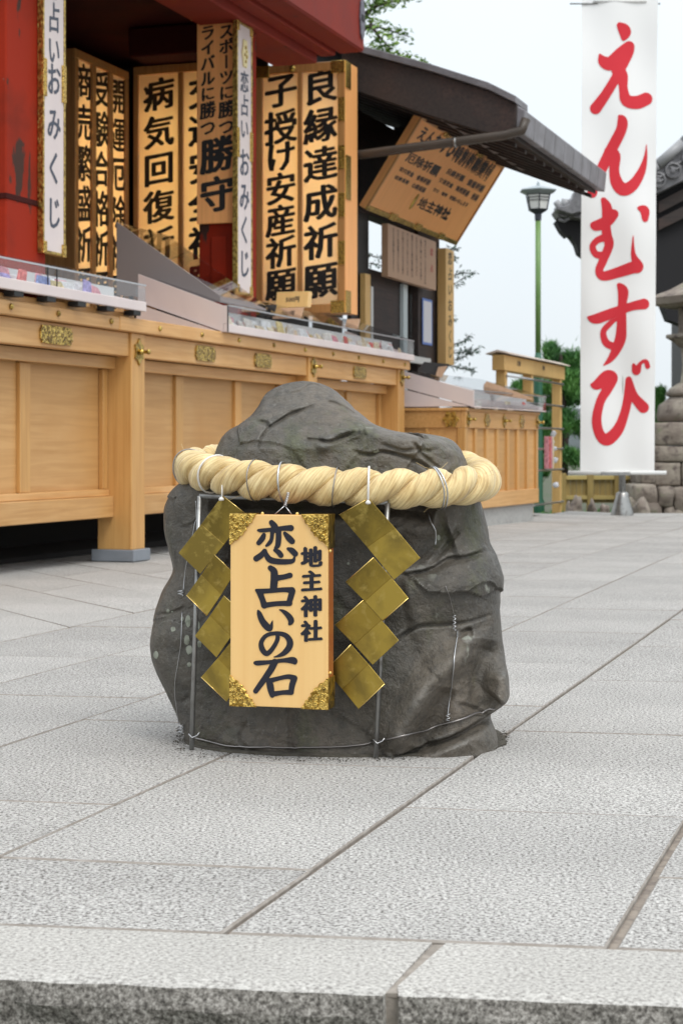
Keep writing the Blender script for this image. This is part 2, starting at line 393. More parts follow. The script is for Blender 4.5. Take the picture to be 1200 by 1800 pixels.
def leaf_cloud(mb, centres, n, spread, size, flat=.6, aspect=.45, droop=0):
    for _ in range(n):
        c = random.choice(centres); rr = c[3] if len(c) > 3 else spread
        while True:
            q = Vector((random.uniform(-1, 1), random.uniform(-1, 1), random.uniform(-1, 1)))
            if q.length < 1: break
        p = Vector(c[:3]) + Vector((q.x, q.y, q.z * flat)) * rr
        s = size * random.uniform(.6, 1.3)
        a = Vector((random.gauss(0, 1), random.gauss(0, 1), random.gauss(0, .5) - droop)).normalized()
        b = a.cross(Vector((random.gauss(0, 1), random.gauss(0, 1), random.gauss(0, 1)))).normalized()
        nrm = a.cross(b) * s * .12
        mb.add([p - a * s, p + b * s * aspect + nrm, p + a * s, p - b * s * aspect + nrm], [(0, 1, 2), (0, 2, 3)])

# ================================================================== THE GROUND
g = MB()
gx = [-60, -12, -4, 0, 4, 12, 60]
g.add([(-900, -30, -.32), (900, -30, -.32), (900, 1800, -.32), (-900, 1800, -.32)], [(0, 1, 2, 3)])
o = g.obj('ground', earth); o['kind'] = 'structure'
# plaza: bed of mortar + slabs as children
JD = Vector((math.sin(R(17.45)), math.cos(R(17.45)), 0)); CD = Vector((math.cos(R(-10)), math.sin(R(-10)), 0))
KD = Vector((math.cos(R(-8.3)), math.sin(R(-8.3)), 0))
plaza = bpy.data.objects.new('plaza', None); COL.objects.link(plaza); plaza['kind'] = 'structure'
def zslab(p, dz=0): return (p[0], p[1], gz(p[1]) + dz)
CORN = G(1030, 902); EDGE_R = G(1200, 908)
# outline of the plaza bed
far_y = CORN.y
bed = MB()
K0 = Vector((-.320, 1.7076, 0)); 
kl = K0 - KD * 9; kr = K0 + KD * 9
kin_l = Vector((-.357, 1.905, 0)) - KD * 9; kin_r = Vector((-.357, 1.905, 0)) + KD * 9
vb = []
ys = [None, 4, 8, 12, far_y]
fr = Vector((CORN.x + 12, far_y + .35, 0)); fl = Vector((CORN.x, far_y, 0))
bed.add([(kl.x, kl.y + .02, -.0065), (kr.x, kr.y + .02, -.0065), (9, 8, -.0065), (-9, 8, -.0065)], [(0, 1, 2, 3)])
bed.add([(-9, 8, -.0065), (9, 8, -.0065), (fr.x, fr.y, gz(fr.y) - .0065), (CORN.x, far_y, gz(far_y) - .0065), (CORN.x - 2.2, far_y - 4.2, gz(far_y - 4.2) - .0065), (-9, far_y - 4.2, gz(far_y - 4.2) - .0065)],
        [(0, 1, 2, 3, 4, 5)])
# skirts (edge of the raised plaza)
for a, b in [((fr.x, fr.y), (CORN.x, far_y)), ((CORN.x, far_y), (CORN.x - 2.2, far_y - 4.2))]:
    bed.add([(a[0], a[1], gz(a[1]) - .0065), (b[0], b[1], gz(b[1]) - .0065), (b[0], b[1], -.33), (a[0], a[1], -.33)], [(0, 1, 2, 3)])
bo = bed.obj('mortar_bed', mortar, plaza, fix=False)
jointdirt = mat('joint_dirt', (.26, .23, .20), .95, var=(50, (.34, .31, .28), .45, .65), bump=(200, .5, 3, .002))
def slab(poly, m=gran, name='paving_slab', jx=.0, dz=0, bev=.0022, thick=.05):
    """poly: 4 ground points (x,y); top face chamfered, proud of the mortar"""
    c = sum((Vector((p[0], p[1], 0)) for p in poly), Vector()) / len(poly)
    mb = MB(); n = len(poly)
    tilt = (random.uniform(-.0012, .0012), random.uniform(-.0012, .0012))
    def zz(p): return gz(p[1]) + dz + tilt[0] * (p[0] - c.x) + tilt[1] * (p[1] - c.y)
    ring = [[], [], []]
    for p in poly:
        d = Vector((p[0], p[1], 0)) - c; L = d.length
        ring[0].append((p[0], p[1], zz(p) - thick)); ring[1].append((p[0], p[1], zz(p) - bev))
        q = c + d * (1 - bev * 1.1 / max(L * .7, .05)); ring[2].append((q.x, q.y, zz(p)))
    V = ring[0] + ring[1] + ring[2]; F = [tuple(range(2 * n, 3 * n))]
    for r in (0, 1):
        for i in range(n): F.append((r * n + i, r * n + (i + 1) % n, (r + 1) * n + (i + 1) % n, (r + 1) * n + i))
    mb.add([(a - c.x, b - c.y, z) for a, b, z in V], F)
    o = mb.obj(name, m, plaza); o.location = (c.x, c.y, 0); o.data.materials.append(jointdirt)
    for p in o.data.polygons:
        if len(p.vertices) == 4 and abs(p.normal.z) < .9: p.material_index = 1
    return o
def line_x(k, Y): return -.1176 + .406 * k + .3143 * (Y - 1.882)     # joint line number k at depth Y
KIN = (-.357, 1.905, math.tan(R(-8.3)))
def kin_y(x): return KIN[1] + (x - KIN[0]) * KIN[2]
def isect_kin(k):
    # joint line k with the inner kerb line
    Y = 1.9
    for _ in range(8): Y = kin_y(line_x(k, Y))
    return Y
starts = {-1: 2.185, 0: 2.49, 1: 2.08, -2: 2.58, -3: 2.28, 2: 2.6, 3: 2.2}
TC = math.tan(R(-10)); GAP = .0032
nsl = 0
for k in range(-4, 14):
    y0 = isect_kin(k + .5); first = starts.get(k, 1.95 + random.uniform(.2, .7))
    cuts = []
    y = first
    while y < 16: cuts.append(y); y += (.69 if y < 6 else .74) + random.uniform(-.03, .03)
    prev = None
    gl = .0055 if k == 1 else .0038 if k == 0 else .0026
    gr_ = .0055 if k == 0 else .0038 if k == -1 else .0026
    for i in range(-1, len(cuts) - 1):
        ya = y0 + GAP if i < 0 else cuts[i]; yb = cuts[i + 1] if i >= -1 else 0
        if ya > far_y: break
        xm = line_x(k + .5, ya)
        if abs(K(600) * ya) + 0 and False: pass
        if xm < -.27 * ya - 1.0 or xm > .27 * ya + 1.2: continue
        if k == -4 and False: continue
        def P(kk, yy, kerb=False, off=0):
            # a point on joint line kk where the cross joint through (row centre, yy) meets it
            if kerb:
                Y = isect_kin(kk) + GAP + .002; return (line_x(kk, Y) + off, Y)
            xc = line_x(k + .5, yy); Y = yy
            for _ in range(6): Y = yy + (line_x(kk, Y) - xc) * TC
            return (line_x(kk, Y) + off, Y)
        a = P(k, ya, i < 0, gl); b = P(k + 1, ya, i < 0, -gr_)
        c_ = P(k + 1, yb, False, -gr_); d_ = P(k, yb, False, gl)
        if i >= 0: a = (a[0], a[1] + GAP * .5); b = (b[0], b[1] + GAP * .5)
        c_ = (c_[0], c_[1] - GAP * .5); d_ = (d_[0], d_[1] - GAP * .5)
        if max(c_[1], d_[1]) > far_y: 
            c_ = (line_x(k + 1, far_y) - gr_, far_y); d_ = (line_x(k, far_y) + gl, far_y)
        if a[0] < CORN.x - 2.2 - .2 and a[1] > far_y - 4.3: continue
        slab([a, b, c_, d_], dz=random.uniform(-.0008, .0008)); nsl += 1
# skewed slabs left of joint line -4
SD = Vector((-math.cos(R(62)), math.sin(R(62)), 0))
y = 4.2
while y < far_y - .3:
    y2 = y + .42
    for r in range(4 if y < 11 else 2):
        if y > far_y - 4.2 and line_x(-4, y) - .9 * r < CORN.x - (far_y - y) * 2.2 / 4.2 + .35: continue
        o_ = .9 * r + (.35 if int(y * 3) % 2 else 0)
        pa = Vector((line_x(-4, y + GAP) - .003, y + GAP, 0)); pb = Vector((line_x(-4, y2 - GAP) - .003, y2 - GAP, 0))
        a = pa + SD * (0 if r == 0 else o_); b = pb + SD * (0 if r == 0 else o_)
        l2 = .9 * (r + 1) + (.35 if int(y * 3) % 2 else 0) - .006
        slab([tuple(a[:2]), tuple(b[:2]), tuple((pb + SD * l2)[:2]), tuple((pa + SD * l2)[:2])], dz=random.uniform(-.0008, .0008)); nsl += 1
    y = y2
# kerb stones along the front edge
kj = [-3.2, -2.1, -1.05, .098, 1.15, 2.2, 3.2]      # positions along the kerb line where joints fall (x of joint on inner line)
def kp(x, inner): 
    if inner: return Vector((x, kin_y(x) - .001, 0))
    xx = x - .053; return Vector((xx, 1.7076 + (xx + .320) * math.tan(R(-7.6)), 0))
for i in range(len(kj) - 1):
    a, b = kj[i] + .007, kj[i + 1] - .007
    N_ = 46; mb = MB(); V = []
    rows = []
    for q in range(N_ + 1):
        x = a + (b - a) * q / N_
        pin = kp(x, True); po = kp(x, False)
        n1 = noise.noise(Vector((x * 22, 3.1, 0))) * .006 + noise.noise(Vector((x * 70, 1.1, 0))) * .003
        row = [(pin.x, pin.y, -.05), (pin.x, pin.y, -.003), (pin.x, pin.y - .003, 0), (po.x, po.y + .03, 0), (po.x, po.y + .008 + n1, -.003)]
        for zi in range(1, 9):
            z = -.003 - zi * .018
            nn = noise.noise(Vector((x * 18, z * 22, 7))) * .012 + noise.noise(Vector((x * 60, z * 60, 2))) * .006
            row.append((po.x, po.y + nn - .002, z))
        rows.append(row)
    m_ = len(rows[0]); V = [p for r in rows for p in r]
    F = [(q * m_ + j, (q + 1) * m_ + j, (q + 1) * m_ + j + 1, q * m_ + j + 1) for q in range(N_) for j in range(m_ - 1)]
    F += [tuple(range(m_)), tuple(N_ * m_ + j for j in range(m_))[::-1]]
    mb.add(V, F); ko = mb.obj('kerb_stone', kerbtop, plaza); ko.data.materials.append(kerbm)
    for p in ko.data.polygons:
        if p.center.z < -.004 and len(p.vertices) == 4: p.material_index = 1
print('slabs', nsl)
fillm = mat('pale_joint_filling', (.34, .30, .26), .95, var=(40, (.24, .21, .18), .4, .6), bump=(150, .6, 3, .002))
for x in kj[1:-1]:      # filled kerb joints
    pi_, po_ = kp(x, True), kp(x, False)
    MB().hexa([(pi_.x - .010, pi_.y, -.15), (pi_.x + .010, pi_.y, -.15), (po_.x + .010, po_.y + .016, -.15), (po_.x - .010, po_.y + .016, -.15), (pi_.x - .010, pi_.y, -.003), (pi_.x + .010, pi_.y, -.003), (po_.x + .010, po_.y + .016, -.003), (po_.x - .010, po_.y + .016, -.003)][:4][::-1] + [(pi_.x - .010, pi_.y, -.003), (pi_.x + .010, pi_.y, -.003), (po_.x + .010, po_.y + .016, -.003), (po_.x - .010, po_.y + .016, -.003)][::-1]).obj('joint_filling', fillm, plaza)

# ================================================================== THE MAIN COUNTER
ct = booth_empty('shop_counter', 'long pale wooden shop counter with gold fittings and square posts, under the red shrine booth', 'counter')
u1 = 0.0; PW = .135; PD = .165
uP2 = uof(543); uP3 = uof(700)
uL = uof(0) - 1.1
posts_u = [0 - .03, uP2, uP3]
pitch = .0
ZF0, ZF1 = zof(627, 0), zof(585, 0)          # fascia beam
ZT1 = zof(562, 0)                             # top rail
ZR0, ZR1 = zof(909, 0), zof(872, 0)           # bottom rail
zbase = gz(10)
for i, u in enumerate([uL - .2] + posts_u):
    pz = gz(Yuv(u, 0))
    box('post', woodv, ct, u, u + PW, 0, PD, pz + .05, ZF1, .004)
    box('post_shoe', footm, ct, u - .018, u + PW + .02, -.018, PD + .02, pz + .001, pz + .052, .003)
spans = [(uL - .2 + PW, posts_u[0]), (posts_u[0] + PW, posts_u[1]), (posts_u[1] + PW, posts_u[2])]
for (a, b) in spans:
    box('fascia_beam', wood, ct, a + .002, b - .002, .012, .06, ZF0, ZF1 - .002, .003)
    box('recess_rail', wood, ct, a + .002, b - .002, .075, .11, ZF0 - .055, ZF0 - .001, .002)
    box('bottom_rail', wood, ct, a + .002, b - .002, .085, .13, ZR0, ZR1, .003)
    box('inner_sill', wood, ct, a + .002, b - .002, .105, .129, ZR1 + .001, ZR1 + .03, .002)
def panels(a, b, muntins):
    edges = [a + .002] + muntins + [b - .002]
    for i in range(len(edges) - 1):
        x0 = edges[i] + (.045 if i else .0); x1 = edges[i + 1]
        box('panel', woodp, ct, x0 + .002, x1 - .002, .135, .15, ZR1 + .001, ZF0 - .002, 0)
    for m_ in muntins: box('muntin', woodv, ct, m_, m_ + .085, .118, .148, ZR1 + .031, ZF0 - .056, .002)
    box('edge_strip', woodv, ct, b - .05, b - .003, .112, .134, ZR1 + .031, ZF0 - .056, .002)
m0 = uof(36, .118)
panels(spans[0][0], spans[0][1], [m0 - 2.2, m0 - 1.45, m0 - .72, m0])
panels(spans[1][0], spans[1][1], [uof(310, .118), uof(414, .118), uof(414, .118) + .62][:3])
panels(spans[2][0], spans[2][1], [uof(610, .118)])
# top rail in two lengths, with dome nails
usp = uof(211, -.02)
box('top_rail', wood, ct, uL - .3, usp - .001, -.02, .09, ZF1, ZT1, .004)
box('top_rail', wood, ct, usp + .001, uP3 + PW + .05, -.022, .09, ZF1, ZT1 + .004, .004)
box('counter_top', wood, ct, uL - .3, uP3 + PW + .04, .092, 1.1, ZT1 - .03, ZT1 - .004, .002)
def dome(r, h, n=14):
    return [(r, 0), (r * .92, h * .4), (r * .7, h * .75), (r * .35, h * .96), (.0005, h)]
def dome_y(mb, x, y, z, r, h):     # dome pointing towards -y
    t = MB().lathe(dome(r, h), 14); mb.add([(x + a, y - c, z + b) for a, b, c in t.v], t.f)
for px in (-40, 20, 103, 196, 281, 355, 420, 481, 536, 585, 630, 673, 711):
    mb = MB(); dome_y(mb, uof(px, -.022), -.0225, (ZF1 + ZT1) / 2 + .003, .0125, .010); mb.obj('nail', goldold, ct, smooth=True)
def plate(px, w_=.26, h_=.078, t_=.006):
    u = uof(px, .012); zc = (ZF0 + ZF1) / 2; poly = []
    for i in range(40):
        an = 2 * math.pi * i / 40; r = 1 / max(abs(math.cos(an)) ** 1, abs(math.sin(an)) ** 1); 
        x = math.cos(an) * r; z = math.sin(an) * r
        x = max(-1, min(1, x)); z = max(-1, min(1, z))
        k = 1 - .10 * (abs(x * z) > .55)
        poly.append((u + x * w_ / 2 * k, zc + z * h_ / 2 * (k if abs(x) > .7 else .94)))
    MB().prism_y(poly, .0035, .011).obj('metal_plate', goldfit, ct, bevel=.001)
for px in (-60, 98, 360, 461, 631): plate(px, .27 if px < 200 else .235)
def knob_plate(par, u, y, z, s=.05):
    poly = [(u + s * math.cos(R(60 * i + 30)) * .9, z + s * 1.1 * math.sin(R(60 * i + 30))) for i in range(6)]
    poly2 = []
    for i in range(6):
        poly2.append(poly[i]); m_ = ((poly[i][0] + poly[(i + 1) % 6][0]) / 2, (poly[i][1] + poly[(i + 1) % 6][1]) / 2)
        poly2.append((u + (m_[0] - u) * .8, z + (m_[1] - z) * .8))
    hp = MB().prism_y(poly2, y - .008, y - .0005).obj('hex_plate', goldold, par, bevel=.001)
    mb = MB(); t = MB().lathe([(.012, 0), (.013, .012), (.008, .016), (.008, .034), (.012, .038), (.012, .046), (.0005, .05)], 12)
    mb.add([(u + a, y - .008 - c, z + b) for a, b, c in t.v], t.f); mb.obj('knob', goldold, hp, smooth=True)
for u in posts_u: knob_plate(ct, u + PW * .5, 0, zof(618, 0) if u < .5 else (ZF0 + ZF1) / 2, .055)
# dark crawl space behind the counter
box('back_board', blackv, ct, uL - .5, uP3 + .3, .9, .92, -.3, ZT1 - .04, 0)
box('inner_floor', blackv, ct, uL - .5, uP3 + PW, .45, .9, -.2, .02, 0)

# ================================================================== DISPLAY CASES
def case(name, label, u0, u1, zb, zt, zg, depth, rise, vf=-.05, par_loc=None, dividers=(), gloss=True, rz=None, left_panel=True, glass_back=.8):
    """sloping display case, local x along the counter. vf = front edge"""
    if par_loc is None: e = booth_empty(name, label, 'display case', u0, vf, zb)
    else: e = thing(name, label, 'display case', par_loc, rz)
    L_ = u1 - u0; a = zt - zb; h = zg - zb
    box('front_lip', tray, e, 0, L_, 0, .022, 0, a, .003)
    box('back_liner', whitepaint if gloss else tray, e, .014, L_ - .014, .150, .156, a, h - .004, 0)  # pale backing that also stands in for the white reflection in the glass
    MB().prism_x([(.023, .006), (depth, rise), (depth, rise + .02), (.023, .026)], .012, L_ - .012).obj('sloping_floor', tray, e)
    for x in ((0, L_ - .012) if left_panel else (L_ - .012,)):
        MB().prism_x([(.023, 0), (depth, rise - .01), (depth, rise + h), (.023, h), (.002, h), (.002, a + .001), (.023, a + .001)] if x == 0 else [(.023, 0), (depth, rise - .01), (depth, rise + a), (.023, a)], x, x + .0115).obj('side_panel', tray, e, bevel=.001)
    MB().prism_x([(.004, a + .001), (.007, a + .001), (.007, h - .001), (.004, h - .001)], .013, L_ - .004).obj('front_glass', glass, e)
    MB().prism_x([(.004, h), (depth * glass_back, h + rise * glass_back), (depth * glass_back, h + rise * glass_back + .003), (.004, h + .003)], .013, L_ - .004).obj('glass_lid', glass, e)
    box('lid_edge', paper if False else steel, e, .013, L_ - .004, 0, .004, h - .002, h + .005, 0)
    MB().prism_x([(.004, a), (.05, a + .02), (.05, h - .01), (.004, h - .01)], L_ - .004, L_ - .001).obj('end_glass', glass, e)
    for x in dividers: box('divider', rubber, e, x, x + .006, .001, .004, a, h, 0)
    box('spacer_strip', rubber, e, -.0, L_, .03, .052, -.010, -.001, 0) if par_loc is not None else None
    return e
zb1, zt1, zg1 = zof(552, uof(258)), zof(535, uof(258)), zof(507, uof(258))
uc0 = uof(258, -.05)
c1 = case('display_case', 'long glass-fronted display case of charms with bright white lip, on the left of the counter', uL, uc0, zb1, zt1, zg1, .42, .10, dividers=(uof(85, -.05) - uL, uof(115 - 14, -.05) - uL), left_panel=False)
uc1 = uof(400, -.05); uc2 = uof(728, -.05)
zb2, zt2, zg2 = zof(583.5, uc1, -.05), zof(569, uc1, -.05), zof(537, uc1, -.05)
dep2 = vof(243, uc1) + .05; rise2 = zof(482, uc1, dep2) - zg2
c2 = case('display_case', 'tilted display case with pinkish side panel in front of the middle red post', uc1, uc2, zb2, zt2, zg2, dep2, rise2)
box('riser', wood, c1, 0, uc0 - uL - .01, .055, .075, ZT1 - zb1 + .002, -.008, 0)
for q in range(12): box('spacer_block', rubber, c1, uc0 - uL - .12 - q * .26, uc0 - uL - .05 - q * .26, .004, .05, -.020, -.001, 0)
box('riser', rubber, c2, 0, uc2 - uc1 - .01, .055, .075, ZT1 - zb2 + .006, -.001, 0)
# black corner trim and wedge under the second case
box('corner_trim', rubber, c2, -.002, .006, -.003, -.0005, 0, zg2 - zb2, 0)
MB().prism_x([(.02, -.004), (dep2, rise2 - .02), (dep2, -.004)], -.02, -.008).obj('wedge', tray, c2)
# steep rack with clear lid behind
ur = uof(400, .0) - .02
vr0, vr1 = .03, vof(205, ur)
zr_apex = zof(390, ur, vr1); zr_low = zof(484, ur, vr1); zr_f = zof(520, ur, vr0)
rk = booth_empty('sloped_charm_rack', 'steep grey-sided rack with clear lid, leaning up beside the middle red post', 'display rack', ur, 0, 0)
MB().prism_x([(vr0, zr_f - .03), (vr1, zr_low - .1), (vr1, zr_apex), (vr0, zr_f)], 0, .012).obj('side_panel', traydark, rk, bevel=.001)
lw = .62
MB().prism_x([(vr0, zr_f - .03), (vr1, zr_apex - .16), (vr1, zr_apex - .15), (vr0, zr_f - .02)], .014, lw).obj('sloping_board', traydark, rk)
MB().prism_x([(vr0, zr_f - .003), (vr1, zr_apex - .003), (vr1, zr_apex), (vr0, zr_f)], .014, lw).obj('clear_lid', glass, rk)
# amulets, cards and packets inside the cases
acols = [(.62, .10, .08), (.70, .62, .55), (.35, .28, .60), (.70, .68, .66), (.62, .48, .2), (.60, .22, .26), (.18, .30, .20), (.15, .2, .45), (.72, .55, .38)]
amats = [mat('charm_%s' % n, c, .5, var=(60, tuple(min(1, x * 1.5 + .1) for x in c), .45, .6)) for n, c in zip(('red', 'cream', 'violet', 'white', 'gold', 'rose', 'green', 'navy', 'apricot'), acols)]
def charms(e, x0, x1, lip, h, n, cols, label, group):
    for i in range(n):
        x = x0 + (x1 - x0) * (i + random.uniform(.2, .8)) / n; v = random.uniform(.015, .05) + .05 * (i % 3)
        w_ = random.uniform(.025, .06); hh = min(h - lip - .012, random.uniform(.03, .075)); ln = random.uniform(.0, .03)
        sk = random.uniform(-.02, .02)
        o = MB().hexa([(-w_, 0, 0), (w_, 0, 0), (w_, .012, 0), (-w_, .012, 0), (-w_ * .85 + sk, ln, hh), (w_ * .85 + sk, ln, hh * random.uniform(.8, 1)), (w_ * .8 + sk, ln + .012, hh), (-w_ * .8 + sk, ln + .012, hh)]).obj('charm_packet', amats[random.choice(cols)], None, bevel=.003)
        M_ = Matrix.Translation(e.location) @ Matrix.Rotation(e.rotation_euler.z, 4, 'Z')
        o.location = M_ @ Vector((x, v, lip - .006)); o.rotation_euler = (0, 0, e.rotation_euler.z + random.uniform(-.2, .2))
        tag(o, label.replace('coloured', o.data.materials[0].name[6:]), 'charm packet', group)
charms(c1, uof(-60, 0) - uL, uof(185, 0) - uL, zt1 - zb1, zg1 - zb1, 26, [0, 1, 2, 3, 3, 4, 5, 7], 'small coloured charm packet behind the front glass of the left display case', 'charms in the left case')
charms(c2, .08, uc2 - uc1 - .06, zt2 - zb2, zg2 - zb2, 60, [1, 1, 3, 8, 8, 0, 5, 4, 3], 'small coloured charm packet behind the front glass of the middle display case', 'charms in the middle case')
def card(px0, px1, py0, py1, v, m, label, letters=None, tilt=.3, th=.012, nm='price_card', cat='card'):
    u = uof((px0 + px1) / 2, v); 
    wv = abs(vof(px0, u) - vof(px1, u)); z0 = zof(py1, u, v); z1 = zof(py0, u, v)
    e = booth_empty(nm, label, cat, u, v, z0, 'cam')
    h = z1 - z0
    MB().hexa([(-wv / 2, 0, 0), (wv / 2, 0, 0), (wv / 2, th, 0), (-wv / 2, th, 0), (-wv / 2, tilt * h, h), (wv / 2, tilt * h, h), (wv / 2, tilt * h + th, h), (-wv / 2, tilt * h + th, h)]).obj('card_face', m, e, bevel=.001)
    if letters:
        t_, sz, mm = letters
        V, F = text_mesh(t_, sz, None, bold=.02, shear=0, rowwise=True)
        zc = h * .5 - sz * .0
        MB().add([(a - sz * len(t_) * .28, tilt * (c + zc + sz * .4) - .0015 - b, c + zc + sz * .4) for a, b, c in V], F).obj('lettering', mm, e, fix=False)
    return e
card(484, 540, 512, 540, .30, boardm, 'small pale wooden price box with faded print below the child-blessing panel', ('500円', .035, inkfaded), .25, .06, 'price_box', 'price box')
card(478, 528, 540, 560, .16, tanboard2, 'sloping pale price card in front of the small wooden price box', ('600円', .03, inkfaded), .8, .01)
card(455, 482, 535, 556, .2, charcoal, 'small dark green charm card left of the sloping price card', None, .5, .01)
card(424, 450, 530, 548, .24, tanboard2, 'small gilt card at the foot of the narrow white sign', None, .4, .01)
card(606, 628, 560, 578, .15, tanboard2, 'small tan card at the right end of the middle display case', None, .6, .02)

# ================================================================== RED BOOTH STRUCTURE
VP = .30
uA = uof(81, VP); uM = uof(420, VP)
pilw = vof(350, uM) - VP
bt = booth_empty('shrine_booth', 'vermilion timber shrine booth with heavy beams and dark interior above the counter', 'booth')
ZB = zof(92, uof(640, -.02), -.02)       # underside of the front beam
ZTOP = 4.6
lwp = vof(0, uA) + .35 - VP
box('pillar', red, bt, uA - .34, uA, VP, VP + .17, ZT1, ZTOP, .006)
box('pillar', red, bt, uA - .34, uA - .01, VP + .182, VP + .40, ZT1, ZTOP, .006)
box('pillar', red, bt, uM, uM + .26, VP, VP + pilw, ZT1, ZTOP, .006)
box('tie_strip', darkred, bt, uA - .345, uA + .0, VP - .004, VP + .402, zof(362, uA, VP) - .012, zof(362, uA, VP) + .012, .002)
# peg panel low on the middle post
zz0, zz1 = zof(540, uM, VP), zof(415, uM, VP)
box('post_peg', red, bt, uM - .012, uM - .001, VP + .07, VP + .16, zz0 - .1, zz1, .012, seg=3)
uE = uof(640, -.02)
# front beam with two stepped mouldings
box('front_beam', redbeam, bt, uA - .5, uE, -.02, .14, ZB, ZB + .42, .012)
box('front_beam', redbeam, bt, uA - .5, uE - .05, .142, .24, ZB - .02, ZB + .3, .008)
box('front_beam', redbeam, bt, uA - .5, uE - .10, .242, .52, ZB - .07, ZB + .3, .008)
box('upper_post', redbeam, bt, uE - .42, uE - .2, .0, .2, ZB + .422, ZB + 1.4, .006)
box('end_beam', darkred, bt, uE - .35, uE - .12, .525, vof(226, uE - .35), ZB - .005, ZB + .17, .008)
# metal hex cap on the beam end
mb = MB(); cz = ZB + .19
poly = [(-.045, 0), (-.03, .09), (0, .12), (.03, .09), (.045, 0), (.03, -.10), (0, -.13), (-.03, -.10)]
MB().prism_y([(uE - .06 + a, cz + b) for a, b in poly], -.032, -.021).obj('beam_cap', mat('beam_cap_metal', (.12, .11, .14), .45, metal=.5, var=(30, (.25, .24, .28), .5, .7)), bt, bevel=.002)
MB().prism_y([(uE - .085, cz - .018), (uE - .035, cz - .018), (uE - .035, cz + .018), (uE - .085, cz + .018)], -.036, -.033).obj('beam_cap_band', rubber, bt)
UW0 = 2.66 * 1.5
for _ in range(40): UW0 += (.26 - vof(605, UW0)) * 2.0
# walls, ceiling, roof over the booth
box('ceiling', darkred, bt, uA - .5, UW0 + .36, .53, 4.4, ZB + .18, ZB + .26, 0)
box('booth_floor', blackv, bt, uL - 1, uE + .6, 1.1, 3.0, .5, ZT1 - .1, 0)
box('roof_slab', darkwood, bt, uA - .5, uE + .1, -.1, 3.6, ZB + 1.5, ZB + 1.62, 0)
VCI = vof(232, UW0)
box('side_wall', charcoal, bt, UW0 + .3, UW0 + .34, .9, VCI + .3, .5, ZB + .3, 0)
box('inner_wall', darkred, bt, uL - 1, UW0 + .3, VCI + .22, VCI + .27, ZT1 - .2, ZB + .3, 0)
# small gilt stud by the post
mb = MB(); t = MB().lathe(dome(.02, .03), 14); vst = vof(343, uM); mb.add([(uM - .03 - c, vst + a, zof(33, uM, vst) + b) for a, b, c in t.v], t.f); mb.obj('gilt_stud', goldold, bt, smooth=True)

# ---- narrow white signs on the pillars
def narrow_sign(label, u, py0, py1, w_, cols, m_face, mm, emblem=False, v=VP, bottom=None, top=None, th=.028, name='narrow_sign'):
    z0 = zof(py1, u, v) if bottom is None else bottom; z1 = zof(py0, u, v) if top is None else top
    e = booth_empty(name, label, 'sign', u, v - th - .002, z0)
    h = z1 - z0
    box('board', m_face, e, .012, w_ - .012, .004, th, .012, h - .012, 0)
    for x0, x1 in ((0, .0115), (w_ - .0115, w_)): box('frame_rail', goldold, e, x0, x1, 0, th, 0, h, .001)
    for a, b in ((0, .0115), (h - .0115, h)): box('frame_rail', goldold, e, .012, w_ - .012, .0, th, a, b, .001)
    for (x0, x1) in ((-.003, .03), (w_ - .03, w_ + .003)):
        for a, b in ((-.003, .05), (h - .05, h + .003), (h * .5, h * .5 + .16)): box('gilt_corner', goldorn, e, x0, x1, -.003, .006, a, b, .001)
    lettering(e, [(s, w_ / 2, h - t0, sz, p, dict(wx=wx)) for (s, t0, sz, p, wx) in cols], mm, y=.003, bold=.028, shear=.1)
    if emblem:
        mb = MB(); poly = []
        for i in range(48):
            an = 2 * math.pi * i / 48; r = 1 + .12 * math.cos(6 * an); poly.append((w_ / 2 + .038 * r * math.cos(an), h - .16 + .076 * r * math.sin(an)))
        cre = mb.prism_y(poly, -.004, .0035).obj('gilt_crest', mat('pale_gilt', (.80, .68, .36), .45, metal=.4), e, bevel=.001)
        for (a, b, r) in ((0, .04, .015), (-.018, -.01, .012), (.02, -.02, .016), (0, -.055, .013), (.015, .015, .01)):
            mb = MB(); dome_y(mb, w_ / 2 + a * .7, -.0045, h - .16 + b * .8, r * .7, .005); mb.obj('crest_petal', goldold, cre, smooth=True)
    return e
wsA = uof(124, VP - .05) - uof(85, VP - .05)
uSA = uof(85, VP - .052)
zA = zof(443, uSA, VP - .05)
k1 = Yuv(uSA + wsA / 2, VP) / FPX    # metres per photo pixel here
narrow_sign('narrow white fortune sign on the left red pillar, cropped by the top edge', uSA, 0, 443, wsA,
            [('恋占い', 0, .30, 64 * k1, .62), ('おみくじ', 0 + .0, .36, 84 * k1, .62)], tray, inkblue, bottom=zA, top=zof(-90, uSA, VP - .05)) if False else None
def col_abs(u, v, py_top, z1): return z1 - zof(py_top, u, v)
z1A = zof(-110, uSA, VP - .05)
narrow_sign('narrow white fortune sign on the left red pillar, cropped by the top edge', uSA, 0, 0, wsA,
            [('恋占い', col_abs(uSA + .1, VP, -48, z1A), 56 * k1, 57 * k1, .82), ('おみくじ', col_abs(uSA + .1, VP, 115, z1A), 62 * k1, 78 * k1, .85)], tray, inkblue, bottom=zA, top=z1A)
uSM = uof(424, VP - .052); wsM = uof(450, VP - .05) - uSM
zM0 = zof(515, uSM, VP - .05); zM1 = zof(34, uSM, VP - .05); k2 = Yuv(uSM + wsM / 2, VP) / FPX
narrow_sign('narrow white fortune sign with gilt crest on the middle red post', uSM, 0, 0, wsM,
            [('恋占い', col_abs(uSM + .1, VP, 128, zM1), 40 * k2, 41 * k2, 1.0), ('おみくじ', col_abs(uSM + .1, VP, 264, zM1), 54 * k2, 59 * k2, .9)], tray, inkblue, emblem=True, bottom=zM0, top=zM1)
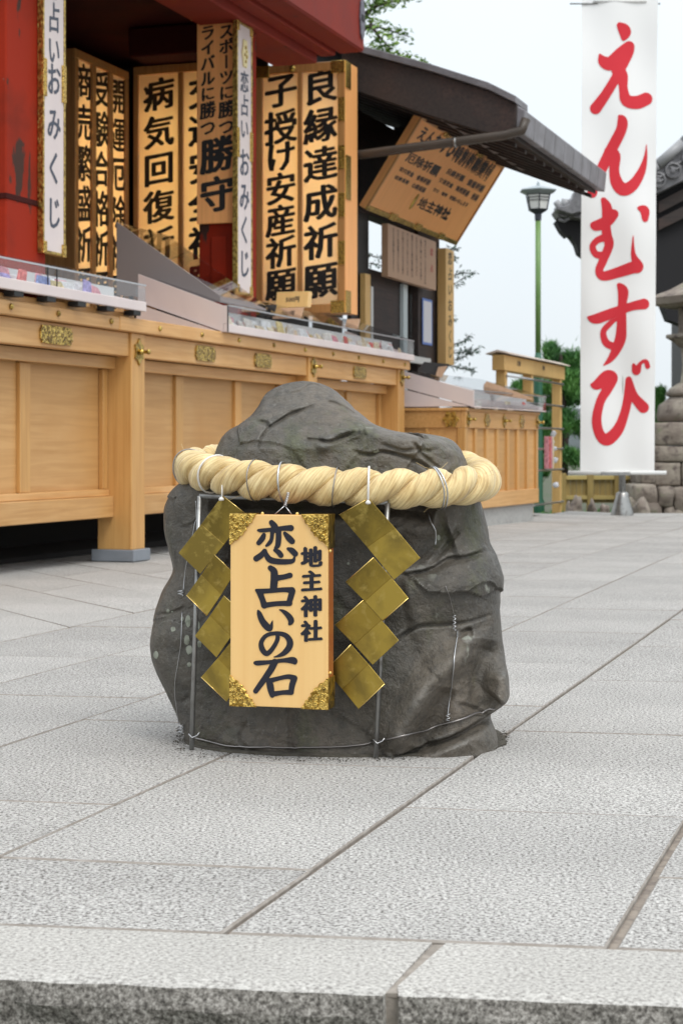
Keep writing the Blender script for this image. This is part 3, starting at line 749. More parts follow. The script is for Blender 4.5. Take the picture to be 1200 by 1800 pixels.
# ---- brown victory-charm board, facing the camera on the middle post
uB = uM - .03
vB0, vB1 = vof(418, uB), vof(347, uB); wB = vB1 - vB0
zB0, zB1 = zof(391, uB, vB0), zof(34, uB, vB0); kB = Yuv(uB, vB0) / FPX
e = booth_empty('charm_board', 'brown hanging board with two small columns and two huge brushed characters on the middle post', 'sign', uB - .005, vB1, zB0, 'cam')
hB = zB1 - zB0
box('board', tanboard, e, 0, wB, 0, .03, 0, hB, .002)
lettering(e, [('スポ', wB * .73, hB - 8 * kB, 28 * kB, 27 * kB), ('丨', wB * .73, hB - 63 * kB, 25 * kB, 25 * kB, dict(shear=0)), ('ツに', wB * .73, hB - 89 * kB, 28 * kB, 27 * kB), ('勝つ', wB * .73, hB - 144 * kB, 31 * kB, 31 * kB),
              ('ライバルに', wB * .27, hB - 8 * kB, 28 * kB, 27 * kB), ('勝つ', wB * .27, hB - 144 * kB, 31 * kB, 31 * kB)], ink, bold=.045, shear=.14)
lettering(e, [('勝守', wB * .5, hB - 209 * kB, 66 * kB, 70 * kB)], ink, bold=.046, shear=.14)

# ---- backlit prayer panels
def lightbox(label, u, v, face, length, n, z0, z1, texts, gap=.03, th=.21, pitch=None, size=None, top=.1, corner=True, group=None, shear=.1, wx=1.0, edge=.035, power=1.0):
    e = booth_empty('backlit_sign', label, 'backlit sign', u, v, z0, face, group)
    h = z1 - z0
    # frame (hollow box)
    box('frame_rail', brownframe, e, 0, length, 0, th, h - .055, h, .003)
    box('frame_rail', brownframe, e, 0, length, 0, th, 0, .055, .003)
    pw = (length - 2 * edge - (n - 1) * gap) / n
    xs = [edge + i * (pw + gap) for i in range(n)]
    box('frame_stile', brownframe, e, 0, edge - .001, 0, th, .056, h - .056, .003)
    box('frame_stile', brownframe, e, length - edge + .001, length, 0, th, .056, h - .056, .003)
    for i in range(n - 1): box('frame_stile', brownframe, e, xs[i] + pw + .001, xs[i] + pw + gap - .001, .0, .03, .056, h - .056, .002)
    box('back_sheet', whitepaint, e, edge, length - edge, th - .008, th - .002, .056, h - .056, 0)
    for i in range(n):
        box('panel', panelm, e, xs[i] + .0005, xs[i] + pw - .0005, .014, .017, .057, h - .057, 0)
        MB().tube([(xs[i] + pw / 2, .15, h * .14), (xs[i] + pw / 2, .15, h * .86)], .013, 8).obj('light_tube', tubem, e)
    lettering(e, [(t_, xs[i] + pw / 2, h - top, size, pitch, dict(wx=wx)) for i, t_ in enumerate(texts)], ink, y=.0125, bold=.04, shear=.13)
    if corner:
        for x0, x1 in ((-.003, .09), (length - .09, length + .003)):
            for a, b in ((-.003, .075), (h - .075, h + .003)): box('gilt_corner', goldorn, e, x0, x1, -.004, .012, a, b, .002)
    return e
UW = 2.66 * 1.5
# choose the wall plane where the right-hand box's front corner sits a little behind the counter edge
for _ in range(40):
    vv = vof(605, UW)
    UW += (.26 - vv) * 2.0
    if abs(.26 - vv) < 1e-4: break
vR0 = vof(605, UW); vR1 = vof(450, UW)
zR0, zR1 = zof(549, UW, vR0), zof(106, UW, vR0); kR = Yuv(UW, (vR0 + vR1) / 2) / FPX
print('UW', UW, vR0, vR1, zR0, zR1, 'post', uM, uA, 'P3', uP3)
lenR = vR1 - vR0
e = lightbox('glowing two-panel prayer sign with gilt corners at the right end of the booth', UW, vR1, 'cam', lenR, 2, zR0, zR1, ['子授け安産祈願', '良縁達成祈願'],
             size=62 * kR, pitch=57 * kR, top=18 * kR, edge=.045, th=.24)
e.children  # keep
# re-letter: the two columns have different pitch, so replace the joined lettering
for c in list(e.children_recursive):
    if c.name.startswith('lettering'): bpy.data.objects.remove(c)
pwR = (lenR - .09 - .03) / 2
hR = zR1 - zR0
lettering(e, [('子授', .045 + pwR / 2, hR - 19 * kR, 62 * kR, 65 * kR), ('け安産祈願', .045 + pwR / 2, hR - 137 * kR, 58 * kR, 56.5 * kR),
              ('良縁達成祈願', .075 + pwR * 1.5, hR - 16 * kR, 64 * kR, 68 * kR)], ink, y=.0125, bold=.04, shear=.13)
# return face of that box, facing the front, with gilt fittings
hR = zR1 - zR0
for k_ in (0, 1, 2, 3):
    zc = hR * (.24 + .19 * k_)
    box('gilt_hinge', goldorn, e, lenR - .04, lenR + .004, -.005, -.0005, zc - .08, zc + .07, .001)
box('side_board', tanboard, e, lenR + .001, lenR + .006, 0, .24, 0, hR, 0)
for z_, dz in ((0, .14), (hR * .45, .28), (hR - .17, .17)): box('gilt_side_fitting', goldorn, e, lenR + .0065, lenR + .012, 0, .10, z_, z_ + dz, .002)
mb = MB(); dome_y(mb, lenR * .42, -.001, hR - .03, .022, .02); mb.obj('gilt_stud', goldold, e, smooth=True)
# middle wall signs (same wall plane, further in)
vC = vof(232, UW); v350 = vof(240, UW); v6 = vof(308, UW); pwv = v350 - v6
zc0, zc1 = zof(545, UW, vC), zof(118, UW, vC)
lenC = 3 * (pwv + .04)
kC = Yuv(UW, vC - .3) / FPX
e = lightbox('glowing prayer sign for healing and road safety, partly behind the middle red post', UW, vC - .01, 'cam', 2 * pwv + .04 + .08, 2, zc0, zc1, ['病気回復祈願', '交通安全祈願'],
             gap=.035, size=60 * kC, pitch=66 * kC, top=26 * kC, corner=False)
# left wall signs, facing the front
uD0 = uof(135, vC); uD1 = UW - .02
kD = Yuv((uD0 + uD1) / 2, vC) / FPX
LD = uD1 - uD0
e = lightbox('glowing three-panel prayer sign on the inner side wall beside the left pillar', uD0, vC + .01, 'front', LD, 3, zc0 - .15, zof(84, uD0, vC), ['商売繁盛祈願', '受験合格祈願', '開運厄除祈願'],
             gap=.06, size=66 * kD, pitch=70 * kD, top=24 * kD, corner=False, wx=1.15 * (LD / 3) / (66 * kD) * .8, edge=.05)

# ================================================================== SIDE OFFICE with lower roof
VO = .55
of = booth_empty('side_office', 'dark timber lean-to beyond the booth with tiled eave edge and brown drainpipe', 'lean-to')
uO0 = UW + .3; uO1 = uof(736, VO) ; uO2 = uof(775, VO)
# rake end (gable board facing the camera)
UR = UW + .35
def RP(px, py, u=None): 
    u = UR if u is None else u
    v = vof(px, u); return (v, zof(py, u, v))
rk_top = [RP(600, 82), RP(640, 96), RP(760, 128), RP(860, 160), RP(908, 184)]
rk_bot = [RP(905, 240), RP(850, 232), RP(760, 205), RP(640, 165), RP(600, 150)]
MB().prism_x(rk_top + rk_bot, UR, UR + .06).obj('gable_board', darkwood, of, bevel=.004)
uRe = uof(1055, vof(908, UR))
vE = vof(908, UR); zE1 = zof(190, UR, vE); zE0 = zof(240, UR, vE)
MB().prism_x([(a, b + .004) for a, b in rk_top] + [(a, b + .05) for a, b in rk_top[::-1]], UR - .03, UR + .3).obj('roof_edge', coppert, of, bevel=.004)
# second thinner board below, roof slab (slopes down to the eave), soffit
def slope_z(v, zc, vc, sl=.0): return zc + (v - vc) * sl
slp = (RP(640, 96)[1] - zE1) / (vof(640, UR) - vE)
MB().prism_x([(vE, zE1 - .03), (vE, zE1 + .01), (vE + 2.6, zE1 + .01 + slp * 2.6), (vE + 2.6, zE1 - .03 + slp * 2.6)], UR + .062, uRe).obj('roof_boarding', darkwood, of)
MB().prism_x([(vE + .03, zE0 - .0), (vE + .03, zE0 + .03), (vE + 1.9, zE0 + .03 + slp * 1.9), (vE + 1.9, zE0 + slp * 1.9)], UR + .062, uRe - .05).obj('soffit', darkwood, of)
# eave tiles (edge facing the front)
ne = 9
for i in range(ne):
    a = UR + .02 + (uRe - UR) * i / ne; b = UR + .02 + (uRe - UR) * (i + 1) / ne - .012
    MB().prism_x([(vE - .03, zE0 + .02), (vE - .045, zE1 - .01), (vE + .02, zE1 + .03), (vE + .5, zE1 + .03 + slp * .48), (vE + .5, zE1 + .015 + slp * .48), (vE + .03, zE0 + .03)], a, b).obj('eave_tile', coppert, of, bevel=.006)
for i in range(10):
    a = UR + .2 + (uRe - UR - .3) * i / 9
    MB().prism_x([(vE + .06, zE0 - .03), (vE + .06, zE0 - .002), (vE + 1.8, zE0 - .002 + slp * 1.74), (vE + 1.8, zE0 - .04 + slp * 1.74)], a, a + .05).obj('rafter', darkwood, of)
# pale fascia strips under the soffit
MB().prism_x([(vE + .50, zE0 - .04 + slp * .5), (vE + .50, zE0 + slp * .5), (vE + .54, zE0 + slp * .5), (vE + .54, zE0 - .04 + slp * .5)], UR + .1, uRe - .3).obj('purlin', mat('weathered_purlin', (.12, .095, .09), .7, var=(6, (.22, .19, .18), .45, .7)), of)
# pipe
vp1 = vof(640, UR - .05); vp2 = vof(915, UR - .05)
zp1, zp2 = zof(271, UR - .05, vp1), zof(236, UR - .05, vp2)
MB().tube([(UR - .05, vp1 + .5, zp1 - .03), (UR - .05, vp1, zp1), (UR - .05, vp2 + .1, zp2), (UR - .02, vp2, zp2 + .03), (UR + .0, vp2 - .02, zp2 + .1)], .030, 14).obj('drainpipe', mat('brown_pipe', (.045, .032, .022), .45, var=(6, (.07, .05, .035), .4, .7)), of, smooth=True)
vpc = vof(800, UR - .05); zpc = zp1 + (zp2 - zp1) * .6
MB().tube([(UR - .05, vpc - .008, zpc), (UR - .05, vpc + .008, zpc)], .034, 14).obj('pipe_clip', pipem, of, smooth=True)
# wall: dark boards, post and openings
zO0 = 0
MB().box(UW + .29, uO1 - .001, VO + .9, VO + .95, 0, 3.3).obj('back_wall', charcoal, of)
uo_a = uof(640, VO); uo_b = uof(735, VO)
box('corner_post', darkwood, of, uof(735, VO), uof(772, VO), VO, VO + .2, -.1, zof(370, uof(760, VO), VO) + .6, .004)
box('lintel', darkwood, of, uo_a - .3, uof(735, VO) - .001, VO + .02, VO + .14, zof(395, uof(700, VO), VO), zof(300, uof(700, VO), VO) + .3, .004)
box('wall_board', charcoal, of, uo_a - .2, uof(655, VO) - .002, VO + .03, VO + .06, .8, zof(395, uof(700, VO), VO), 0)
box('door_stile', woodr, of, uof(642, VO - .02), uof(651, VO - .02), VO - .02, VO + .02, .8, zof(483, uof(646, VO), VO), .002)
box('white_rod', whitepaint, of, uof(654, VO - .02), uof(657, VO - .02), VO - .015, VO, .9, zof(505, uof(655, VO), VO), .001)
box('wall_board', darkwood, of, uof(655, VO), uof(708, VO), VO + .03, VO + .07, .8, zof(482, uof(690, VO), VO), .002)
box('window_board', bluewhite, of, uof(709, VO), uof(716, VO), VO + .0, VO + .03, .9, zof(500, uof(712, VO), VO), .001)
box('lower_rail', whitepaint, of, uof(709, VO), uof(757, VO - .05), VO - .05, VO - .02, zof(640, uof(730, VO), VO), zof(628, uof(730, VO), VO), .001)
box('paper_notice', paperblue, of, uof(744, VO - .02), uof(761, VO - .02), VO - .012, VO - .009, zof(607, uof(752, VO), VO), zof(527, uof(752, VO), VO), 0)
box('notice_sheet', paper, of, uof(745.5, VO - .02), uof(759.5, VO - .02), VO - .0135, VO - .0125, zof(603, uof(752, VO), VO), zof(531, uof(752, VO), VO), 0)
# tilted notice board hanging under the roof
uT0 = uof(640, VO - .1); uT1 = uof(797, VO - .1)
vb_ = VO - .1
# find the outward reach of the top edge so that the board spans the same u range
best = None
for i in range(200):
    vt = vb_ - i * .01
    err = abs((uof(887, vt) - uof(740, vt)) - (uT1 - uT0)) + abs(uof(740, vt) - uT0)
    if best is None or err < best[0]: best = (err, vt)
vt = best[1]
zb_ = (zof(372, uT0, vb_) + zof(425, uT1, vb_)) / 2; zt_ = (zof(205, uof(740, vt), vt) + zof(293, uof(887, vt), vt)) / 2
uT0t = uof(740, vt); uT1t = uof(887, vt)
print('tilt board', best, uT0, uT1, uT0t, uT1t, zb_, zt_)
Hb = math.hypot(vb_ - vt, zt_ - zb_); Wb = (uT1 - uT0 + uT1t - uT0t) / 2
um_ = (uT0 + uT0t) / 2
hb = booth_empty('hanging_notice_board', 'tilted brown notice board with gilt edges hanging under the dark lean-to roof', 'notice board', um_, vb_, zb_)
# local frame: x along, face tilted: build upright then shear through a rotation about x
piv = bpy.data.objects.new('board_panel', None)
tiltA = math.atan2(vb_ - vt, zt_ - zb_)
bpy.data.objects.remove(piv)
hb.rotation_euler = (tiltA, 0, TH)
hb.rotation_mode = 'XYZ'
box('board', tanboard, hb, 0, Wb, 0, .05, 0, Hb, .003)
for x0, x1 in ((0, .02), (Wb - .02, Wb)): box('frame_rail', brownframe, hb, x0, x1, -.012, -.0005, .02, Hb - .02, .002)
box('frame_rail', brownframe, hb, 0, Wb, -.012, -.0005, Hb - .02, Hb + .001, .002)
box('frame_rail', goldold, hb, 0, Wb, -.012, -.0005, -.001, .035, .002)
for i in range(3): box('gilt_clasp', goldorn, hb, Wb * (.22 + .27 * i), Wb * (.22 + .27 * i) + .14, -.016, -.0125, -.003, .05, .001)
for i in range(2): box('gilt_clasp', goldorn, hb, Wb * (.25 + .4 * i), Wb * (.25 + .4 * i) + .14, -.016, -.0125, Hb - .04, Hb + .003, .001)
def row_text(par, s, x, z, size, m, y=-.001, bold=.03, wx=1.0, name='lettering'):
    V, F = text_mesh(s, size, None, bold=bold, shear=0, rowwise=True, wx=wx)
    return MB().add([(a + x, y - b, c + z) for a, b, c in V], F).obj(name, m, par, fix=False)
sW = Wb
row_text(hb, 'えんむすび特別祈願受付', .06 * sW, Hb * .93, Hb * .16, ink, wx=sW * .86 / (Hb * .16 * 11), bold=.05)
row_text(hb, '厄除祈願', .08 * sW, Hb * .66, Hb * .11, ink, wx=sW * .34 / (Hb * .11 * 4), bold=.03)
row_text(hb, '良縁祈願　安産祈願', .48 * sW, Hb * .70, Hb * .07, inkfaded, wx=sW * .46 / (Hb * .07 * 9), bold=.04)
row_text(hb, '交通安全　商売繁盛　開運', .46 * sW, Hb * .58, Hb * .055, inkfaded, wx=sW * .48 / (Hb * .055 * 12), bold=.03)
row_text(hb, '家内安全　合格祈願', .08 * sW, Hb * .50, Hb * .05, inkfaded, wx=sW * .32 / (Hb * .05 * 9), bold=.03)
row_text(hb, '健康長寿　心願成就', .08 * sW, Hb * .41, Hb * .045, inkfaded, wx=sW * .32 / (Hb * .045 * 9), bold=.02)
row_text(hb, '受付　随時　祈願いたします', .46 * sW, Hb * .46, Hb * .04, inkfaded, wx=sW * .42 / (Hb * .04 * 13), bold=.02)
row_text(hb, '地主神社', .40 * sW, Hb * .32, Hb * .13, ink, wx=sW * .36 / (Hb * .13 * 4), bold=.03)
MB().lathe([(.03, 0), (.028, .004), (.001, .006)], 14).obj('gilt_crest', goldold, hb, smooth=True).rotation_euler = (R(90), 0, 0)
for c in hb.children:
    if c.name.startswith('gilt_crest'): c.location = (.36 * sW, -.002, Hb * .25); c.scale = (1, 2.2, 1)
# second notice board (vertical, with red heading)
VN = VO - .05
un0, un1 = uof(670, VN), uof(755, VN); zn1 = zof(393, un0, VN); zn0 = zof(486, un0, VN)
nb = booth_empty('notice_board', 'small brown notice board of vertical writing with a red heading, below the tilted board', 'notice board', un0, VN - .05, zn0)
wn, hn = un1 - un0, zn1 - zn0
box('board', tanboard2, nb, 0, wn, 0, .05, 0, hn, .002)
lines = ['恋占いのおみくじをお引きの方は', '心静かに願いをこめて目を閉じ', '石から石へとお歩きください', '無事にたどり着けば恋の願いが', '早くかなうと伝えられています', '人に助けられたときは人の助け', 'をえて恋が成就するといわれて', 'おります良縁を授かりますよう']
cols = []
for i, s_ in enumerate(lines[::-1]):
    sz = hn * .9 / 15
    cols.append((s_, wn * (.10 + .094 * i), hn * .95, sz * .95, sz, dict(wx=1.9)))
lettering(nb, cols, inkfaded, bold=.03, shear=0)
lettering(nb, [('恋占', wn * .90, hn * .82, hn * .16, hn * .33, dict(wx=1.3))], redink, bold=.03, shear=0)
# vertical fortune sign at the corner post
uv0 = uof(777, VO - .06); wv_ = uof(791, VO - .06) - uv0; zv0, zv1 = zof(640, uv0, VO - .06), zof(436, uv0, VO - .06)
vsn = booth_empty('narrow_sign', 'narrow pale wooden fortune sign on the far corner post of the lean-to', 'sign', uv0, VO - .09, zv0)
box('board', boardm, vsn, 0, wv_, 0, .07, 0, zv1 - zv0, .002)
hv = zv1 - zv0
lettering(vsn, [('恋占いおみくじ', wv_ / 2, hv * .97, hv / 8.4, hv / 7.4, dict(wx=1.15))], ink, bold=.02)
# a sheet of bright outdoors reflected in the office's end window
box('window_pane', glassmat('window_glass', (.9, .95, .95), .25), of, uof(716.5, VO), uof(734, VO), VO + .05, VO + .055, zof(630, uof(725, VO), VO), zof(497, uof(725, VO), VO), 0)

# ================================================================== SMALL COUNTER (right)
Acn = G(818, 929); a3 = R(90 - 22.0)
sc_ = thing('low_counter', 'low pale wooden counter with gold fittings standing on a grey concrete plinth', 'counter', (Acn.x, Acn.y, 0), a3)
g0 = Acn.z
x_e = None
ex = Vector((math.cos(a3), math.sin(a3))); kk = K(945)
L3 = (kk * Acn.y - Acn.x) / (ex.x - kk * ex.y)
def z3(py, Y=Acn.y): return H(py, Y)
zp = z3(897); zt3 = z3(722); zf3 = z3(752)
D3 = .75
box('plinth', concrete, sc_, .03, L3 - .02, .03, D3, g0 - .06, zp, .006)
box('plinth', concrete, sc_, -.3, .0299, .05, D3, g0 - .06, zp, .006)
box('bottom_rail', wood, sc_, 0, L3 + .02, 0, .03, zp, z3(868), .003)
box('bottom_rail', wood, sc_, 0, .03, .031, D3, zp, z3(868), .003)
box('fascia_beam', wood, sc_, 0, L3 + .01, 0, .035, zf3, zt3, .003)
box('fascia_beam', wood, sc_, 0, .03, .036, D3, zf3, zt3, .003)
box('post', woodv, sc_, .0, .06, .004, .06, z3(868) + .001, zf3 - .001, .003)
for i in range(1, 8): box('muntin', woodv, sc_, L3 * i / 7 - .025, L3 * i / 7 + .025, .006, .03, z3(868) + .001, zf3 - .001, .002)
for i in range(7): box('panel', woodp, sc_, L3 * i / 7 + .026, L3 * (i + 1) / 7 - .026, .022, .034, z3(868) - .001, zf3 + .001, 0)
for i in range(3):
    box('panel', woodp, sc_, .012, .024, .061 + i * .22, .255 + i * .22, z3(868), zf3, 0); box('muntin', woodv, sc_, .004, .03, .256 + i * .22, .280 + i * .22, z3(868) + .001, zf3 - .001, .002)
box('counter_top', wood, sc_, -.01, L3 + .02, -.01, D3, zt3, zt3 + .02, .003)
for i, (px, kind) in enumerate(((822, 'h'), (855, 'p'), (885, 'h'), (916, 'p'), (943, 'h'))):
    k_ = K(px); x = (k_ * Acn.y - Acn.x) / (ex.x - k_ * ex.y)
    if kind == 'h': knob_plate(sc_, x, 0, (zf3 + zt3) / 2, .045)
    else:
        poly = [(x + .055 * (1 + .12 * math.cos(6 * t_)) * math.cos(t_), (zf3 + zt3) / 2 + .045 * (1 + .12 * math.cos(6 * t_)) * math.sin(t_)) for t_ in [2 * math.pi * q / 36 for q in range(36)]]
        MB().prism_y(poly, -.008, -.0005).obj('metal_plate', goldfit, sc_, bevel=.001)
# rosette on the side face
poly = [(.05 * (1 + .15 * math.cos(6 * t_)) * math.cos(t_), .05 * (1 + .15 * math.cos(6 * t_)) * math.sin(t_)) for t_ in [2 * math.pi * q / 36 for q in range(36)]]
MB().prism([(a + .10, b + (zf3 + zt3) / 2) for a, b in poly], lambda a, b: (-.010, a, b), lambda a, b: (-.001, a, b)).obj('metal_plate', goldold, sc_, bevel=.001)
# its display case, sloping
zc_b = zt3 + .03; 
c3 = case('display_case', 'low display case with long pinkish side panel on the far low counter', 0, L3 + .03, zc_b, z3(716), z3(686), .62, z3(640) - z3(686), par_loc=(Acn.x + .02 * math.cos(a3) + .05 * math.sin(a3), Acn.y + .02 * math.sin(a3) - .05 * math.cos(a3), zc_b), rz=a3)
MB().prism_x([(.03, -.001), (.62, (z3(640) - z3(686)) - .02), (.62, -.001)], -.004, .008).obj('wedge', tray, c3)
charms(c3, .1, L3 - .1, z3(716) - zc_b, z3(686) - zc_b, 12, [3, 8, 0, 1, 7], 'small coloured charm packet behind the front glass of the low far case', 'charms in the low far case')
# card rack at the back of that case
def sheet(name, label, cat, pts, Y, th, m, parent=None):
    mb = MB(); P_ = [W(px, py, Y) for px, py in pts]; n = len(P_)
    o = MB().add([tuple(p) for p in P_] + [(p.x, p.y + th, p.z) for p in P_], [tuple(range(n)), tuple(range(2 * n - 1, n - 1, -1))] + [(i, i + n, (i + 1) % n + n, (i + 1) % n) for i in range(n)]).obj(name, m, None, bevel=.001)
    setloc(o, P_[0]); tag(o, label, cat); return o
sheet('card_rack', 'curved tan card rack standing on the low far display case', 'card rack', [(851, 690), (850, 676), (855, 670), (872, 676), (900, 686), (935, 700), (938, 704)], 12.6, .03, tanboard2)
sheet('upturned_card', 'dark-backed card leaning above the pink side panel, behind the middle case', 'card', [(733, 651), (745, 636), (790, 640), (784, 650), (775, 663)], 12.25, .03, charcoal)
sheet('charm_card', 'pale lettered card beside the dark upturned card', 'card', [(765, 660), (770, 645), (786, 643), (776, 664)], 12.2, .02, tanboard2)

# ================================================================== EMA RACK
base = W(982, 900, 16.0); base.z = -.32; a4 = TH
Yb = base.y
er = thing('votive_rack', 'pale wooden votive plaque rack with little gabled cap behind the low counter', 'rack', (base.x, base.y, base.z), a4)
kr_ = Yb / FPX
def ux(px, vloc=0):   # local x along rack for a photo column
    k_ = K(px); return (k_ * (base.y + vloc * math.sin(a4 + math.pi / 2)) - base.x - vloc * math.cos(a4 + math.pi / 2)) / (math.cos(a4) - k_ * math.sin(a4))
zt4 = H(655, Yb) - base.z
pts = [(ux(880), 'a'), (ux(934), 'b'), (ux(980), 'c')]
x_a, x_b, x_c = ux(890), ux(936), ux(986)
hx = zt4 + .02
PT = .075
for x in (x_a, x_b, x_c): box('post', woodr, er, x - .05, x + .02, -.0, PT, 0, hx - .08, .003)
box('top_beam', woodr, er, x_a - .12, x_c + .09, -.012, PT + .012, hx - .08, hx + .04, .004)
MB().prism_x([(-.055, hx + .041), (PT / 2, hx + .060), (PT + .055, hx + .041), (PT + .055, hx + .050), (PT / 2, hx + .078), (-.055, hx + .050)], x_a - .15, x_c + .11).obj('gabled_cap', mat('pale_cap_wood', (.70, .58, .48), .5), er, bevel=.002)
for py in (673, 712, 752, 787, 823, 880):
    z = H(py + 2, Yb) - base.z
    MB().tube([(x_a - .04, -.012, z), (x_c + .02, -.012, z)], .009, 8).obj('hanging_rod', steel, er, smooth=True)
row_text(er, 'えま掛', x_a + .28, hx + .01, .045, inkfaded, y=-.0135, bold=.02)
row_text(er, '奉納', x_b + .3, hx + .01, .045, inkfaded, y=-.0135, bold=.02)
# things hanging on the rods: bundled plaques and paper knots
def hang(px, py0, py1, w_, m, nm, label, cat, group=None, off=-.05):
    x = ux(px); p = Matrix.Translation(er.location) @ Matrix.Rotation(a4, 4, 'Z') @ Vector((x, off, H(py1, Yb) - base.z))
    return x, p
for i, (px, py0, py1) in enumerate(((953, 768, 822),)):
    x, p = hang(px, py0, py1, .1, None, '', '', '')
    pk = thing('votive_plaque_bundle', 'bundle of red and pink plaques hanging on the lower rods of the rack', 'plaques', tuple(p), a4)
    hh = (py1 - py0) * kr_
    for j, c_ in enumerate((5, 0, 5, 8)):
        box('plaque', amats[c_], pk, -.10 + j * .045, -.06 + j * .045, -.02 - .004 * j, .015, 0, hh, .003)
kl5 = ('just above the red plaque bundle', 'topmost of the papers, beside the right rack post', 'beside the red plaque bundle', 'lowest of the papers, below the red plaque bundle', 'between the topmost paper and the plaque bundle')
for i, (px, py) in enumerate(((958, 772), (962, 757), (965, 802), (966, 845), (962, 782))):
    x, p = hang(px, py - 6, py + 6, .02, None, '', '', '')
    mb = MB(); t = MB().lathe([(.006, -.03), (.022, -.015), (.018, 0), (.024, .012), (.006, .026)], 7)
    mb.add([(a * 1.2, b, c) for a, b, c in t.v], t.f); o = mb.obj('paper_knot', paper, None, smooth=True); o.location = p; o.rotation_euler = (.3 * i, .4, i)
    tag(o, 'small white fortune paper ' + kl5[i], 'paper knot', 'fortune papers on the rack')

# ================================================================== LAMP POST
YL = 17.0
lp = thing('street_lamp', 'green lamp post with hexagonal frosted lantern behind the lean-to eave', 'street lamp', (K(945) * YL, YL, -.32))
kl_ = YL / FPX
def zl(py): return H(py, YL) + .32
MB().tube([(0, 0, zl(622)), (0, 0, zl(386))], .026, 12).obj('upper_pole', greenp, lp, smooth=True)
MB().lathe([(.06, 0), (.06, .3), (.045, .34), (.042, zl(640)), (.026, zl(620))], 14).obj('lower_pole', greend, lp, smooth=True)
MB().lathe([(.02, zl(392)), (.034, zl(386)), (.036, zl(376)), (.09, zl(370)), (.10, zl(368))], 6, rot=R(30)).obj('lantern_base', lampmetal, lp)
lgo = MB().lathe([(.085, zl(369)), (.115, zl(344))], 6, rot=R(30)).obj('lantern_glass', lampglass, lp)
for q in range(6):
    an = R(30 + 60 * q); MB().tube([(.089 * math.cos(an), .089 * math.sin(an), zl(370)), (.121 * math.cos(an), .121 * math.sin(an), zl(342))], .006, 6).obj('lantern_rib', lampmetal, lgo)
for py in (348, 353):
    rr = .087 + (.117 - .087) * (369 - py) / 25
    MB().tube([((rr + .004) * math.cos(R(30 + 60 * q)), (rr + .004) * math.sin(R(30 + 60 * q)), zl(py)) for q in range(6)], .004, 6, closed=True).obj('lantern_band', lampmetal, lgo)
MB().lathe([(.12, zl(342)), (.185, zl(336)), (.185, zl(334.5)), (.06, zl(328)), (.02, zl(326)), (.012, zl(321)), (.001, zl(318))], 6, rot=R(30)).obj('lantern_cap', lampcap, lp)

# ================================================================== BANNER
YB_ = 14.6
bn = thing('banner', 'tall white cloth banner with five red brushed characters on a roller stand', 'banner', (K(1086) * YB_, YB_, gz(YB_) - .02))
kb = YB_ / FPX; bz = gz(YB_) - .02; bx = K(1086) * YB_
def bl(px, py): return (px - 1086) * kb, H(py, YB_) - bz
# cloth: gently waved sheet
nxc, nzc = 14, 60; V = []; F = []
def wave(x, z): return .022 * math.sin(z * 2.1 + 1) * (x * 2) + .009 * math.sin(x * 15 + z * 1.3) + .006 * math.sin(z * 7 + x * 5)
for j in range(nzc + 1):
    for i in range(nxc + 1):
        t = j / nzc; py = -4 + t * 832
        xl_ = 1022 - 3 * t; xr_ = 1155 - 6 * t
        x, z = bl(xl_ + (xr_ - xl_) * i / nxc, py); V.append((x, wave(x, z), z))
n_ = len(V); V += [(a, b + .003, c) for a, b, c in V]
for j in range(nzc):
    for i in range(nxc):
        a = j * (nxc + 1) + i; F.append((a, a + 1, a + nxc + 2, a + nxc + 1)); F.append((a + n_, a + nxc + 1 + n_, a + nxc + 2 + n_, a + 1 + n_))
MB().add(V, F).obj('cloth', cloth, bn, smooth=True, fix=False)
def z6(pts): return [(960 + x / 3, y / 3, w_ / 3) for x, y, w_ in pts]
def z7(pts): return [(960 + x / 3.4625, 400 + y / 3.4625, w_ / 3.4625) for x, y, w_ in pts]
